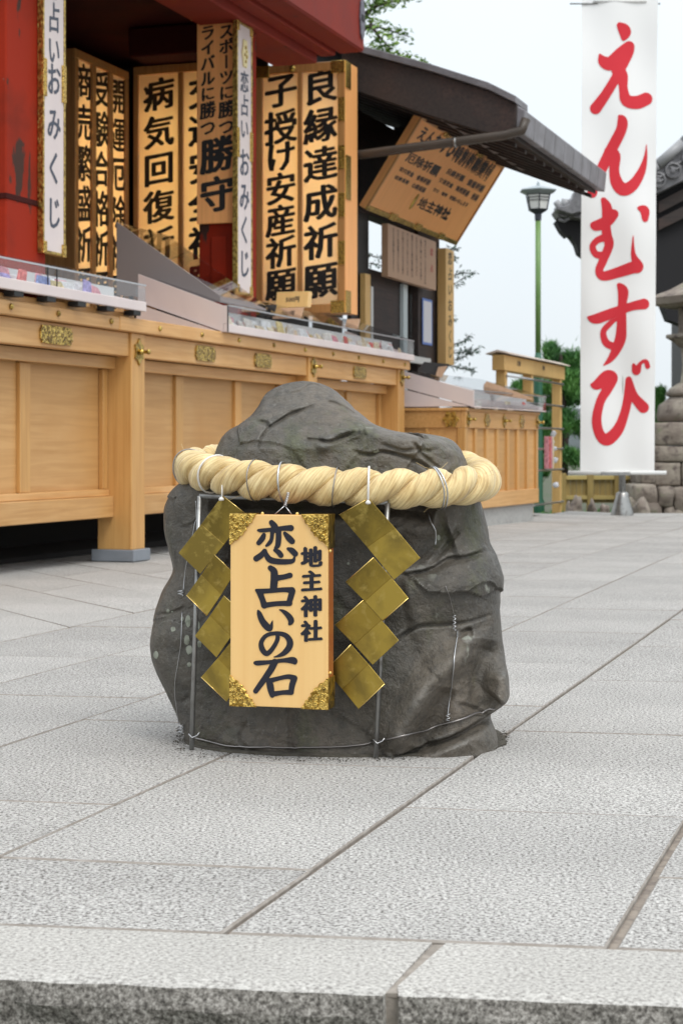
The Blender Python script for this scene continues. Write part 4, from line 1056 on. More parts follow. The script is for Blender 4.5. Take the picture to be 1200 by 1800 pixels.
chars = [
 [z6([(385, 135, 30), (412, 165, 58), (405, 205, 20)]), z6([(280, 288, 10), (300, 325, 50), (340, 335, 66), (395, 285, 66), (435, 245, 52)]), z6([(435, 250, 52), (428, 290, 44), (370, 400, 44), (310, 500, 46), (258, 572, 54)]),
  z6([(375, 375, 60), (400, 400, 48), (403, 470, 42), (420, 530, 56), (475, 540, 62), (525, 520, 60)])],
 [z6([(382, 614, 14), (398, 640, 46), (390, 690, 50), (345, 780, 52), (300, 870, 50), (258, 960, 44), (240, 1018, 46)]), z6([(335, 800, 56), (362, 825, 48), (356, 900, 46), (370, 965, 56), (405, 1000, 60), (455, 975, 52), (500, 905, 38), (522, 830, 18), (527, 760, 3)])],
 [z6([(300, 1055, 26), (318, 1100, 48), (315, 1180, 40), (318, 1240, 46), (330, 1290, 42), (300, 1370, 40), (278, 1425, 38), (300, 1455, 44), (380, 1435, 50), (450, 1412, 56), (480, 1405, 50), (455, 1340, 22), (454, 1238, 3)]),
  z6([(236, 1180, 10), (262, 1190, 48), (320, 1165, 52), (352, 1130, 46)]), z6([(318, 1250, 40), (270, 1265, 30), (243, 1300, 30), (262, 1340, 32), (305, 1345, 36)]), z6([(484, 1098, 16), (515, 1110, 44), (518, 1155, 30)])],
 [z7([(250, 546, 10), (300, 556, 54), (400, 520, 54), (510, 482, 46), (590, 466, 58)]), z7([(442, 350, 26), (465, 390, 56), (458, 480, 44), (455, 600, 52), (448, 680, 58), (415, 760, 46), (380, 810, 28), (345, 840, 4)]), z7([(440, 545, 10), (385, 585, 30), (345, 635, 32), (362, 700, 40), (410, 725, 40)])],
 [z7([(268, 955, 8), (305, 958, 52), (370, 910, 74), (400, 920, 60), (368, 985, 54), (325, 1060, 48), (302, 1170, 52), (322, 1260, 54), (368, 1290, 66), (430, 1235, 60), (468, 1150, 50), (492, 1050, 46), (497, 930, 30)]),
  z7([(500, 925, 34), (528, 1020, 46), (565, 1070, 56), (588, 1095, 60)]), z7([(528, 836, 18), (545, 875, 42), (570, 825, 18), (600, 815, 24), (612, 845, 28)])]]
mb = MB()
for ch in chars:
    V_, F_ = brush_mesh([[(x, y, w_ * 1.13) for x, y, w_ in st_] for st_ in ch], 1.6)
    P_ = []
    for px, py in V_:
        x, z = bl(px, py); P_.append((x, wave(x, z) - .0035, z))
    mb.add(P_, F_)
mb.obj('lettering', redprint, [c for c in bn.children if c.name.startswith('cloth')][0], fix=False)
xa, za = bl(998, 831); xb, _ = bl(1170, 831)
MB().tube([(xa, -.0, za), (xb, 0, za)], .016, 12).obj('bottom_bar', whitepaint, bn, smooth=True)
xa2, _ = bl(1055, 831); xb2, _ = bl(1106, 831)
MB().box(xa2, xb2, -.03, .03, za - .022, za + .008).obj('bar_clamp', pipem, bn, bevel=.004)
x1_, z1_ = bl(1042, 2); x2_, _ = bl(1135, 2); x0_, _ = bl(1001, 6)
MB().tube([(x1_, 0, z1_), (x2_, 0, z1_)], .014, 10).obj('top_bar', whitepaint, bn, smooth=True)
MB().tube([(x0_, .01, bl(0, 6)[1]), (bl(1160, 6)[0], .01, bl(0, 6)[1])], .006, 8).obj('top_rod', pipem, bn, smooth=True)
xs_, _ = bl(1094, 831)
MB().tube([(xs_, .04, .2), (xs_, .04, z1_ + .1)], .027, 12).obj('stand_pole', pipem, bn, smooth=True)
MB().lathe([(.10, -.12), (.09, .05), (.055, .16), (.05, .2), (.03, .21)], 16, c=(xs_, .04)).obj('stand_base', pipem, bn, smooth=True)

# ================================================================== FENCE, STONE BASE, STONE LANTERN
YF = 17.5
fx0, fx1 = K(992) * YF, K(1135) * YF
fc = thing('low_board_fence', 'low yellow-brown board fence with bright rails behind the banner stand', 'fence', (fx0, YF, -.32))
def zf(py, Y=YF): return H(py, Y) + .32
nfb = 14
for i in range(nfb):
    a = (fx1 - fx0) * i / nfb; box('board', bamboo, fc, a + .002, (fx1 - fx0) * (i + 1) / nfb - .002, 0, .02, zf(884), zf(838), 0)
box('rail', bamboor, fc, -.02, fx1 - fx0, -.03, -.001, zf(878), zf(871), .002)
box('rail', bamboor, fc, -.02, fx1 - fx0, -.03, -.001, zf(843), zf(836), .002)
for i in range(4):
    a = -.02 + (fx1 - fx0) * i / 3; box('fence_post', bamboo, fc, a - .03, a + .03, -.04, .04, .0, zf(832), .003)
# grey stones under the fence
for i, (px, w_, py) in enumerate(((1012, 22, 872), (1040, 16, 880), (1062, 18, 884), (1125, 30, 876), (1000, 14, 884))):
    Y = 16.4; blab = ('tall grey boulder just right of the rack post, below the yellow fence', 'round grey boulder below the middle left of the yellow fence', 'low grey boulder close to the banner stand on its left', 'widest grey boulder, right of the banner stand foot', 'smallest grey boulder touching the rack post')[i]; mb = MB(); k_ = Y / FPX; x = K(px) * Y
    t = bmesh.new(); bmesh.ops.create_icosphere(t, subdivisions=3, radius=1)
    for v in t.verts:
        n_ = noise.noise(v.co * 1.7 + Vector((i, 0, 0))); c_ = v.co * (1 + .3 * n_); v.co = Vector((c_.x * w_ * k_ * .6, c_.y * .15, c_.z * (H(py, Y) + .32) * .55))
    me = bpy.data.meshes.new('boulder'); t.to_mesh(me); t.free(); me.materials.append(wallstone)
    for p in me.polygons: p.use_smooth = True
    o = bpy.data.objects.new('boulder', me); COL.objects.link(o); o.location = (x, Y, -.32 + (H(py, Y) + .32) * .45)
    tag(o, blab, 'boulder', 'boulders below the fence')
# stone wall platform under the lantern
YS = 16.8; ks = YS / FPX
sw = thing('stone_platform', 'weathered coursed stone base under the stone lantern at the right edge', 'stone base', (K(1150) * YS, YS, -.32))
def sx(px): return (px - 1150) * ks
def sz_(py): return H(py, YS) + .32
def rock(name, x0, x1, z0, z1, y0, y1, par, seed=0, amp=.02):
    t = bmesh.new(); bmesh.ops.create_cube(t, size=1); bmesh.ops.subdivide_edges(t, edges=t.edges[:], cuts=7, use_grid_fill=True)
    for v in t.verts:
        c_ = v.co; q = Vector((c_.x, c_.y, c_.z)); r_ = max(abs(q.x), abs(q.y), abs(q.z)); 
        n2 = q.normalized() * .62; q = q.lerp(n2, .10 if name == 'block' else .22)
        w3 = Vector((x0 + (q.x + .5) * (x1 - x0), y0 + (q.y + .5) * (y1 - y0), z0 + (q.z + .5) * (z1 - z0)))
        nn = noise.noise_vector(w3 * 4 + Vector((seed, 0, 0))) * amp + noise.noise_vector(w3 * 14 + Vector((seed, 0, 0))) * amp * .4
        v.co = w3 + nn
    me = bpy.data.meshes.new(name); t.to_mesh(me); t.free(); me.materials.append(wallstone)
    for p in me.polygons: p.use_smooth = True
    o = bpy.data.objects.new(name, me); COL.objects.link(o); o.parent = par; return o
for i, (a, b, c_, d_) in enumerate(((1151, 1215, 742, 783), (1216, 1290, 742, 783), (1150, 1232, 784, 812), (1233, 1300, 784, 812), (1148, 1196, 813, 855), (1197, 1290, 813, 855), (1126, 1150, 816, 850))):
    rock('block', sx(a), sx(b), sz_(d_), sz_(c_), 0, .9, sw, i, .008)
for i, (a, b, c_, d_) in enumerate(((1110, 1152, 852, 885), (1153, 1180, 856, 890), (1181, 1222, 856, 902), (1120, 1160, 882, 915), (1161, 1182, 888, 915), (1100, 1122, 872, 915), (1223, 1290, 856, 915), (1172, 1205, 895, 915))):
    rock('rubble_stone', sx(a), sx(b), sz_(d_), sz_(c_), -.12, .7, sw, i + 20, .02)
sln = thing('stone_lantern', 'weathered stone lantern, only its left side in frame, on the coursed stone base', 'stone lantern', (K(1246) * YS, YS + .45, sz_(742) - .32))
def lz(py): return H(py, YS + .45) - (sz_(742) - .32)
kk_ = (YS + .45) / FPX
def prof(l): return [(r_ * kk_, lz(py)) for r_, py in l]
MB().lathe(prof([(74, 741), (76, 730), (72, 712), (58, 702), (54, 698)]), 24).obj('lotus_base', wallstone, sln, smooth=True)
MB().lathe(prof([(56, 697), (60, 692), (52, 682), (40, 675), (34, 672), (30, 640), (34, 612)]), 24).obj('shaft', wallstone, sln, smooth=True)
MB().lathe(prof([(36, 611), (46, 602), (60, 594), (60, 590), (58, 588)]), 6, rot=R(0)).obj('platform', wallstone, sln)
MB().lathe(prof([(38, 587), (38, 541)]), 6, rot=R(0)).obj('fire_box', wallstone, sln)
MB().lathe(prof([(40, 540), (70, 540), (84, 536), (88, 524), (76, 518), (50, 508), (24, 494), (14, 480), (18, 470), (2, 452)]), 6, rot=R(0)).obj('lantern_roof', wallstone, sln)

# ================================================================== TEMPLE ROOF (right, behind the banner)
YT = 19.0
tr = thing('temple_hall', 'dark-eaved temple hall with grey tiled roof rising behind the banner', 'temple hall', (K(1200) * YT, YT, 0))
def tp(px, py, Y=YT): 
    p = W(px, py, Y); return (p.x - K(1200) * YT, p.z)
ridge = [(977, 366), (985, 360), (1000, 362), (1022, 350), (1060, 338), (1110, 318), (1155, 292), (1200, 252), (1260, 190), (1400, 60)]
low = [(1400, 200), (1260, 290), (1200, 318), (1155, 340), (1110, 362), (1060, 378), (1022, 384), (1000, 382), (985, 378)]
MB().prism_y([tp(*p) for p in ridge + low], 0, .5).obj('tiled_verge', tilem, tr, bevel=.01)
# round ridge tiles
for i in range(len(ridge) - 1):
    (x0, z0), (x1, z1) = tp(*ridge[i]), tp(*ridge[i + 1]); n = max(1, int(math.hypot(x1 - x0, z1 - z0) / .28))
    for q in range(n):
        a, b = q / n, (q + 1) / n - .04
        MB().tube([(x0 + (x1 - x0) * a, -.02, z0 + (z1 - z0) * a + .01), (x0 + (x1 - x0) * b, -.02, z0 + (z1 - z0) * b + .01)], .055, 12).obj('ridge_tile', mat('pale_ridge_tile', (.30, .30, .31), .4) if 'pale_ridge_tile' not in MATS else MATS['pale_ridge_tile'], tr, smooth=True)
for px, py in ((1014, 366), (1042, 360), (1070, 352), (1098, 342), (1126, 328), (1154, 314), (1181, 297), (1210, 275)):
    x, z = tp(px, py)
    t = MB().lathe([(.085, 0), (.085, .05), (.07, .055), (.065, .03), (.03, .032), (.028, .05), (.001, .055)], 20)
    MB().add([(x + a, -c, z - .02 + b) for a, b, c in t.v], t.f).obj('round_end_tile', tilem, tr)
    for s_ in (-.0, .05):
        MB().tube([(x - .20, -.03, z - .07 - s_), (x - .14, -.04, z - .09 - s_), (x - .09, -.03, z - .06 - s_)], .016, 8).obj('flat_tile_lip', tilem, tr)
under = [(985, 379), (1000, 383), (1022, 385), (1060, 379), (1110, 363), (1155, 341), (1200, 319), (1260, 291), (1400, 201), (1400, 600), (1290, 600), (1180, 560), (1165, 522), (1155, 508), (1110, 494), (1060, 470), (1021, 441), (1016, 425), (1008, 413), (1004, 409), (1000, 412), (990, 402), (980, 384)]
MB().prism_y([tp(*p) for p in under], .2, .45).obj('dark_eaves', mat('sooty_timber', (.012, .011, .013), .8), tr)  # underside timber in one even near-black tone
for (a, b, c_, d_) in ((1160, 352, 1400, 225), (1160, 382, 1400, 262)):
    x0, z0 = tp(a, b); x1, z1 = tp(c_, d_)
    MB().add([(x0, .12, z0), (x1, .12, z1), (x1, .12, z1 - .14), (x0, .12, z0 - .12), (x0, .19, z0), (x1, .19, z1), (x1, .19, z1 - .14), (x0, .19, z0 - .12)], [(0, 3, 2, 1), (4, 5, 6, 7), (0, 1, 5, 4), (1, 2, 6, 5), (2, 3, 7, 6), (3, 0, 4, 7)]).obj('barge_board', darkwood, tr)
box('hall_wall', charcoal, tr, .6, 5, .46, 4, -.4, 2.2, 0)
# carved tip ornament
poly = [(1003, 350), (1006, 340), (1012, 332), (1018, 330), (1021, 345), (1021, 375), (1000, 380), (975, 372), (974, 364), (985, 366), (996, 362)]
MB().prism_y([tp(*p) for p in poly], -.16, .1).obj('corner_finial', tilem, tr, bevel=.01)

# ================================================================== TREES, BUSHES, HILL
def conifer(name, label, px, pyt, pyb, wpx, Y, n, seed):
    random.seed(seed); x = K(px) * Y; zt_ = H(pyt, Y); zb_ = H(pyb, Y); wr = wpx * Y / FPX / 2
    e = thing(name, label, 'tree', (x, Y, -.32))
    MB().tube([(0, 0, 0), (.03, 0, (zt_ + .32) * .5), (0, 0, (zt_ + .32) * .95)], [.07, .05, .02], 8).obj('trunk', bark, e, smooth=True)
    cen = []
    for i in range(46):
        t = random.random(); z = zb_ + .32 + (zt_ - zb_) * t; r_ = wr * (1 - .55 * t ** 1.5); an = random.uniform(0, 6.28); rr = r_ * math.sqrt(random.uniform(.2, 1))
        cen.append((rr * math.cos(an), rr * math.sin(an) * .8, z, wr * random.uniform(.16, .34)))
    mb = MB()
    for _ in range(n):
        c = random.choice(cen); q = Vector((random.gauss(0, .5), random.gauss(0, .5), random.gauss(0, .45))) * c[3]
        p = Vector(c[:3]) + q; a = (Vector((random.gauss(0, .6), random.gauss(0, .6), .9))).normalized(); s = .045 * random.uniform(.6, 1.3)
        b = a.cross(Vector((random.gauss(0, 1), random.gauss(0, 1), random.gauss(0, 1)))).normalized() * s * .12
        mb.add([p - b, p + b, p + a * s * 1.6], [(0, 1, 2)])
    # inner darker mass gives depth: dense small blobs of needles too
    cr_ = mb.obj('crown', pine, e, fix=False); random.seed(5); return e
conifer('pine_tree', 'trimmed green pine rising behind the plaque rack, left of the banner', 985, 607, 818, 95, 18.6, 26000, 3)
conifer('pine_tree', 'lower green pine filling the gap behind the rack posts', 925, 668, 880, 70, 19.4, 16000, 4)
conifer('shrub', 'dark rounded shrub just right of the banner, beyond the stone base', 1160, 686, 760, 40, 20.5, 7000, 8)
o = None
# broad-leaved tree above the lean-to roof
random.seed(11)
YU = 19.5
ut = thing('leafy_tree', 'leafy green tree whose branches show above the lean-to roof', 'tree', (K(560) * YU, YU + 1, -.32))
ox, oy, oz = K(560) * YU, YU + 1, -.32
def tl(px, py, dy=0): p = W(px, py, YU); return (p.x - ox, p.y - oy + dy, p.z - oz)
MB().tube([(0, 0, 0), tl(585, 300, .5), tl(600, 130, .3), tl(620, 20, .2), tl(630, -60, .2)], [.2, .16, .12, .07, .04], 10).obj('trunk', bark, ut, smooth=True)
brs = [[(605, 110), (640, 90), (670, 80), (700, 100), (730, 108)], [(610, 80), (650, 50), (690, 55), (720, 62)], [(620, 30), (660, 20), (700, 5), (730, 0)], [(612, 60), (640, 30), (665, 12), (680, -10)], [(640, 90), (680, 100), (715, 122)], [(650, 50), (665, 75), (690, 88)]]
mbb = MB(); cen = []
for b in brs:
    P_ = [tl(x, y, random.uniform(-.3, .3)) for x, y in b]; mbb.tube(P_, [.022 - .018 * i / (len(P_) - 1) for i in range(len(P_))], 6)
    for p in catmull(P_, 6)[4:]: cen.append((*p, .11))
MBb = mbb.obj('branch', bark, ut, smooth=True)
mb = MB(); leaf_cloud(mb, cen, 820, .14, .036, .8, .42)
cen2 = [tl(628, 12) + (.22,), tl(640, -10) + (.2,), tl(690, -30) + (.3,), tl(660, -40) + (.3,), tl(740, 115) + (.09,), tl(752, 122) + (.05,), tl(600, -30) + (.4,)]
leaf_cloud(mb, cen2, 600, .2, .038, .8, .42)
mb.obj('crown', leafu, ut, fix=False)
# feathery tree showing beyond the lean-to post
random.seed(21)
YV = 17.0
st_ = thing('slender_tree', 'slender dark-leaved tree with airy sprigs beyond the far corner post', 'tree', (K(765) * YV, YV, -.32))
ox, oy, oz = K(765) * YV, YV, -.32
def tv(px, py, dy=0): p = W(px, py, YV); return (p.x - ox, dy, p.z - oz)
MB().tube([(0, 0, 0), tv(762, 700), tv(768, 560), tv(764, 430)], [.06, .05, .035, .015], 8).obj('trunk', bark, st_, smooth=True)
brs = [[(768, 500), (790, 485), (812, 478), (832, 482)], [(770, 480), (795, 500), (815, 490)], [(768, 450), (785, 440), (800, 442)], [(766, 460), (785, 450), (802, 452)], [(768, 600), (795, 605), (815, 600), (826, 588)],
       [(768, 615), (795, 622), (815, 618), (828, 612)], [(768, 640), (800, 632), (822, 622), (842, 612)], [(768, 640), (795, 645), (815, 650), (830, 652)], [(766, 570), (785, 568), (800, 560)],
       [(760, 520), (735, 530), (722, 548)], [(760, 560), (738, 566), (724, 560)], [(760, 600), (735, 612), (722, 625)], [(758, 500), (736, 505), (718, 515)], [(758, 480), (700, 470), (650, 460)], [(758, 470), (690, 455), (640, 445)]]
mbb = MB(); mb = MB()
for b in brs:
    P_ = [tv(x, y, random.uniform(-.2, .2)) for x, y in b]; mbb.tube(P_, .005, 5)
    Q = catmull(P_, 8)
    for q in Q[4:]:
        for s_ in range(4):
            a = Vector((random.gauss(.4, .6), random.gauss(0, .6), random.gauss(-.1, .4))).normalized(); L_ = random.uniform(.03, .06); p = Vector(q) + Vector((random.gauss(0, .012), random.gauss(0, .03), random.gauss(0, .012)))
            bb_ = a.cross(Vector((0, random.uniform(-.5, .5), 1))).normalized() * L_ * .16
            up_ = Vector((0, 0, L_ * .12))
            mb.add([p, p + a * L_ * .5 + bb_ + up_, p + a * L_, p + a * L_ * .5 - bb_ + up_], [(0, 1, 2), (0, 2, 3)])
mbb.obj('branch', bark, st_); mb.obj('crown', leafd, st_, fix=False)
# low hedge/undergrowth beyond the plaza edge
random.seed(31); mb = MB(); cen = []
for i in range(60):
    px = random.uniform(940, 1130); Y = random.uniform(16.0, 17.2); cen.append((K(px) * Y, Y, -.22 + random.uniform(0, .08), .12))
leaf_cloud(mb, cen, 5000, .12, .025, .6, .4)
o = mb.obj('undergrowth', pine, None, fix=False); o['kind'] = 'stuff'; o['label'] = 'low green undergrowth below the plaza edge'; o['category'] = 'undergrowth'
# distant wooded hill
random.seed(41); V = []; F = []
n = 80
for i in range(n + 1):
    x = -300 + 900 * i / n
    top = 8 + 5 * noise.noise(Vector((x * .012, 0, 0))) + 1.2 * noise.noise(Vector((x * .09, 3, 0)))
    for (yy, zz) in ((380, -1), (400, top * .6), (440, top), (560, -1)): V.append((x, yy, zz))
for i in range(n):
    for j in range(3): a = i * 4 + j; F.append((a, a + 4, a + 5, a + 1))
o = MB().add(V, F).obj('hill', hillm, None, smooth=True); o['kind'] = 'structure'

# ================================================================== THE STONE
random.seed(77)
YC = 3.12
SX0 = K(590) * YC
LV = [(669, 529, 536), (671, 514, 552), (675, 497, 566), (681, 484, 578), (690, 471, 591), (700, 462, 604), (715, 453, 622), (730, 441, 640), (742, 424, 657), (752, 404, 684), (760, 394, 716),
      (766, 388, 762), (771, 385, 785), (780, 381, 798), (792, 376, 808), (806, 371, 814), (820, 362, 818), (838, 334, 824), (852, 312, 830), (866, 298, 836), (882, 289, 841), (900, 286, 846), (930, 287, 852), (952, 291, 855),
      (975, 297, 868), (1000, 303, 875), (1012, 299, 878), (1040, 284, 876), (1075, 272, 878), (1120, 265, 879), (1160, 269, 883), (1190, 281, 888), (1215, 292, 889), (1228, 298, 882), (1238, 303, 868),
      (1250, 308, 856), (1262, 313, 860), (1280, 320, 868), (1300, 326, 872), (1320, 331, 874), (1340, 334, 875), (1375, 336, 875)]
hdK = [(669, .02), (690, .05), (720, .09), (752, .125), (790, .150), (840, .155), (900, .155), (1000, .158), (1100, .16), (1200, .165), (1290, .172), (1375, .182)]
ycK = [(669, 3.14), (800, 3.13), (1000, 3.125), (1375, 3.122)]
def interp(tab, x, k=1):
    for i in range(len(tab) - 1):
        if x <= tab[i + 1][0]:
            t = (x - tab[i][0]) / (tab[i + 1][0] - tab[i][0]); t = max(0, t); return tab[i][k] + (tab[i + 1][k] - tab[i][k]) * t
    return tab[-1][k]
def smoothtab(x, k):
    return sum(interp(LV, x + d_, k) * w_ for d_, w_ in ((-6, .15), (-3, .2), (0, .3), (3, .2), (6, .15))) if x > 700 else interp(LV, x, k)
# creases: (polyline in photo pixels, width px, depth m);  ridges have negative depth
CRK = [
 ([(447, 742), (470, 745), (478, 752), (500, 738), (520, 728), (555, 716)], 3.2, .007),
 ([(478, 752), (466, 770), (458, 792)], 2.6, .004),
 ([(500, 694), (525, 690), (548, 676), (566, 684)], 2.2, .0025),
 ([(576, 708), (590, 712), (612, 722), (625, 730)], 2.6, .005),
 ([(560, 774), (580, 776), (600, 768), (625, 757)], 4.0, .008),
 ([(556, 790), (600, 762), (640, 752)], 13, -.011),
 ([(540, 774), (575, 776)], 3, .004),
 ([(620, 790), (650, 796), (668, 792), (700, 800), (735, 812), (770, 838)], 3.2, .007),
 ([(665, 778), (700, 792), (730, 790), (765, 788)], 2.6, .004),
 ([(718, 780), (740, 800), (768, 820)], 3.2, .005),
 ([(640, 752), (700, 770), (790, 772)], 16, -.008),
 ([(700, 1000), (745, 993), (780, 975), (812, 972), (850, 962)], 5, .012),
 ([(745, 985), (770, 962), (790, 940), (802, 925)], 4.0, .006),
 ([(690, 945), (740, 950), (790, 935)], 30, .022),
 ([(690, 1110), (725, 1085), (770, 1082), (810, 1078), (860, 1068)], 3.0, .006),
 ([(700, 1040), (760, 1030), (850, 1030)], 40, -.012),
 ([(815, 1092), (812, 1118), (760, 1160), (720, 1210), (700, 1250), (680, 1290)], 26, -.030),
 ([(800, 1100), (815, 1092), (818, 1102)], 4.5, .010),
 ([(848, 1110), (832, 1160), (828, 1200), (845, 1236)], 30, .034),
 ([(775, 1185), (755, 1235), (730, 1285)], 24, .020),
 ([(872, 1165), (876, 1195), (862, 1215)], 22, -.030),
 ([(668, 1312), (700, 1300), (760, 1281), (800, 1266), (842, 1250), (875, 1242)], 5, .018),
 ([(792, 1216), (815, 1225), (838, 1238), (850, 1243)], 4, .008),
 ([(745, 1290), (800, 1278), (870, 1262)], 14, -.006),
 ([(262, 1082), (285, 1075), (305, 1070), (330, 1060)], 2.6, .005),
 ([(318, 925), (345, 916), (360, 900)], 2.6, .004),
 ([(305, 900), (315, 960), (318, 1010)], 16, .006),
 ([(270, 1130), (300, 1100), (330, 1130)], 30, -.006),
 ([(305, 1205), (320, 1225), (345, 1210)], 4, .004),
 ([(370, 890), (500, 898), (690, 890), (760, 900)], 20, .034),
 ([(585, 980), (600, 1090), (640, 1150), (660, 1200)], 26, -.006),
 ([(640, 930), (680, 925), (720, 900)], 3, .004),
 ([(360, 1290), (480, 1305), (600, 1310), (670, 1305)], 7, .006),
 ([(440, 1250), (430, 1280), (455, 1300)], 3, .003),
 ([(735, 1150), (760, 1170), (740, 1190)], 2.4, .003),
]
CP = []
for pl, wd, dp in CRK:
    a = np.array(catmull(pl, 5)); CP.append((a, wd, dp))
def disp_grid(PX, PY):
    D = np.zeros_like(PX)
    for a, wd, dp in CP:
        x0, y0 = a.min(0) - 3.2 * wd; x1, y1 = a.max(0) + 3.2 * wd
        m = (PX > x0) & (PX < x1) & (PY > y0) & (PY < y1)
        if not m.any(): continue
        px, py = PX[m], PY[m]; best = np.full(px.shape, 1e9); tt = np.zeros_like(px); n = len(a) - 1
        for i in range(n):
            dx, dy = a[i + 1] - a[i]; l2 = dx * dx + dy * dy + 1e-9
            t = np.clip(((px - a[i][0]) * dx + (py - a[i][1]) * dy) / l2, 0, 1)
            dd = np.hypot(px - a[i][0] - t * dx, py - a[i][1] - t * dy)
            k_ = dd < best; best[k_] = dd[k_]; tt[k_] = (i + t[k_]) / n
        fade = np.minimum(1, 5 * np.minimum(tt, 1 - tt) + .25)
        D[m] += dp * np.exp(-(best / wd) ** 2) * fade
    return D
NR, NT = 330, 520
pys = []
for i in range(NR + 1):
    t = i / NR; pys.append(669 + (1375 - 669) * (t ** 1.12))
th = [2 * math.pi * j / NT for j in range(NT)]
X = np.zeros((NR + 1, NT)); Y = np.zeros_like(X); Z = np.zeros_like(X); FRW = np.zeros_like(X)
for i, py in enumerate(pys):
    xl_, xr_ = smoothtab(py, 1), smoothtab(py, 2)
    yc = interp(ycK, py); hd = interp(hdK, py); z = H(py, YC)
    xa_, xb_ = K(xl_) * YC, K(xr_) * YC; xm, hw = (xa_ + xb_) / 2, (xb_ - xa_) / 2
    hd = min(hd, hw * 1.6 + .004)
    for j, a in enumerate(th):
        c_, s_ = math.cos(a), math.sin(a)
        p1, p2 = .78, .62
        x = xm + hw * math.copysign(abs(c_) ** p1, c_)
        # flat-topped cross-section, more rounded at the back
        y = yc - hd * math.copysign(abs(s_) ** (p2 if s_ > 0 else .9), s_)
        X[i, j], Y[i, j], Z[i, j] = x, y, z; FRW[i, j] = max(0, s_) ** .4 if s_ > 0 else 0
# lean / yaw of the stone's front: left part sits farther back, as the frame in front of it does
PXs = 600 + X / (Y) * FPX; PYs = HY - (Z - CAMH) / Y * FPX
PXc = 600 + X / YC * FPX; PYc = np.array(pys)[:, None] + 0 * X
Dg = disp_grid(PXc, PYc)
yl_ = 1312 - (PXc - 668) * .338          # the separate foot ledge at the lower right stands proud
stp = np.clip((PYc - yl_) / 9, 0, 1) * np.clip((PXc - 640) / 60, 0, 1)
Dg = Dg - .010 * stp * stp * (3 - 2 * stp)
yaw = np.clip((SX0 + .02 - X), -.25, .3) * .20
V = []
NRM = np.stack([X - X.mean(1, keepdims=True), (Y - Y.mean(1, keepdims=True)) * 1.3, 0 * X], -1); NRM /= np.linalg.norm(NRM, axis=2, keepdims=True) + 1e-6
for i in range(NR + 1):
    topf = min(1, (pys[i] - 669) / 30)
    for j in range(NT):
        p = Vector((X[i, j], Y[i, j], Z[i, j]))
        f = FRW[i, j]
        n1 = noise.noise(p * 7 + Vector((3, 0, 0))) * .012 + noise.noise(p * 17) * .0030 + noise.noise(p * 40) * .0013 + noise.noise(p * 95) * .0008
        r_ = 1 - abs(noise.noise(p * 9 + Vector((9, 2, 4)))) * 2; n1 += max(0, r_) ** 5 * -.003
        if pys[i] < 1372:
            q = p * 4.4 + noise.noise_vector(p * 6) * .35 + Vector((0, 0, p.z * 1.2))
            dd_, pp_ = noise.voronoi(q)
            rv = noise.cell_vector(pp_[0] * 13.7) if False else noise.noise_vector(pp_[0] * 3.71 + Vector((5, 1, 2)))
            edge = math.exp(-((dd_[1] - dd_[0]) / .10) ** 2)
            n1 += ((q - pp_[0]).dot(rv)) * .020 * min(1, topf) - edge * .0012
        yy = p.y + Dg[i, j] * f + yaw[i, j] * f * .8 - n1 * f + .5 * Dg[i, j] * f
        sd = 1 - f
        xx = p.x + NRM[i, j, 0] * n1 * .35 * min(1, topf)
        if f == 0: yy += NRM[i, j, 1] * n1
        V.append((xx - SX0, yy - YC, p.z + n1 * .5 * topf * (1 if pys[i] < 830 else .2)))
F = [(i * NT + j, i * NT + (j + 1) % NT, (i + 1) * NT + (j + 1) % NT, (i + 1) * NT + j) for i in range(NR) for j in range(NT)]
cx_ = sum(V[j][0] for j in range(NT)) / NT; cy_ = sum(V[j][1] for j in range(NT)) / NT
V.append((cx_, cy_, V[0][2] + .0005)); ci = len(V) - 1
F += [(ci, (j + 1) % NT, j) for j in range(NT)]
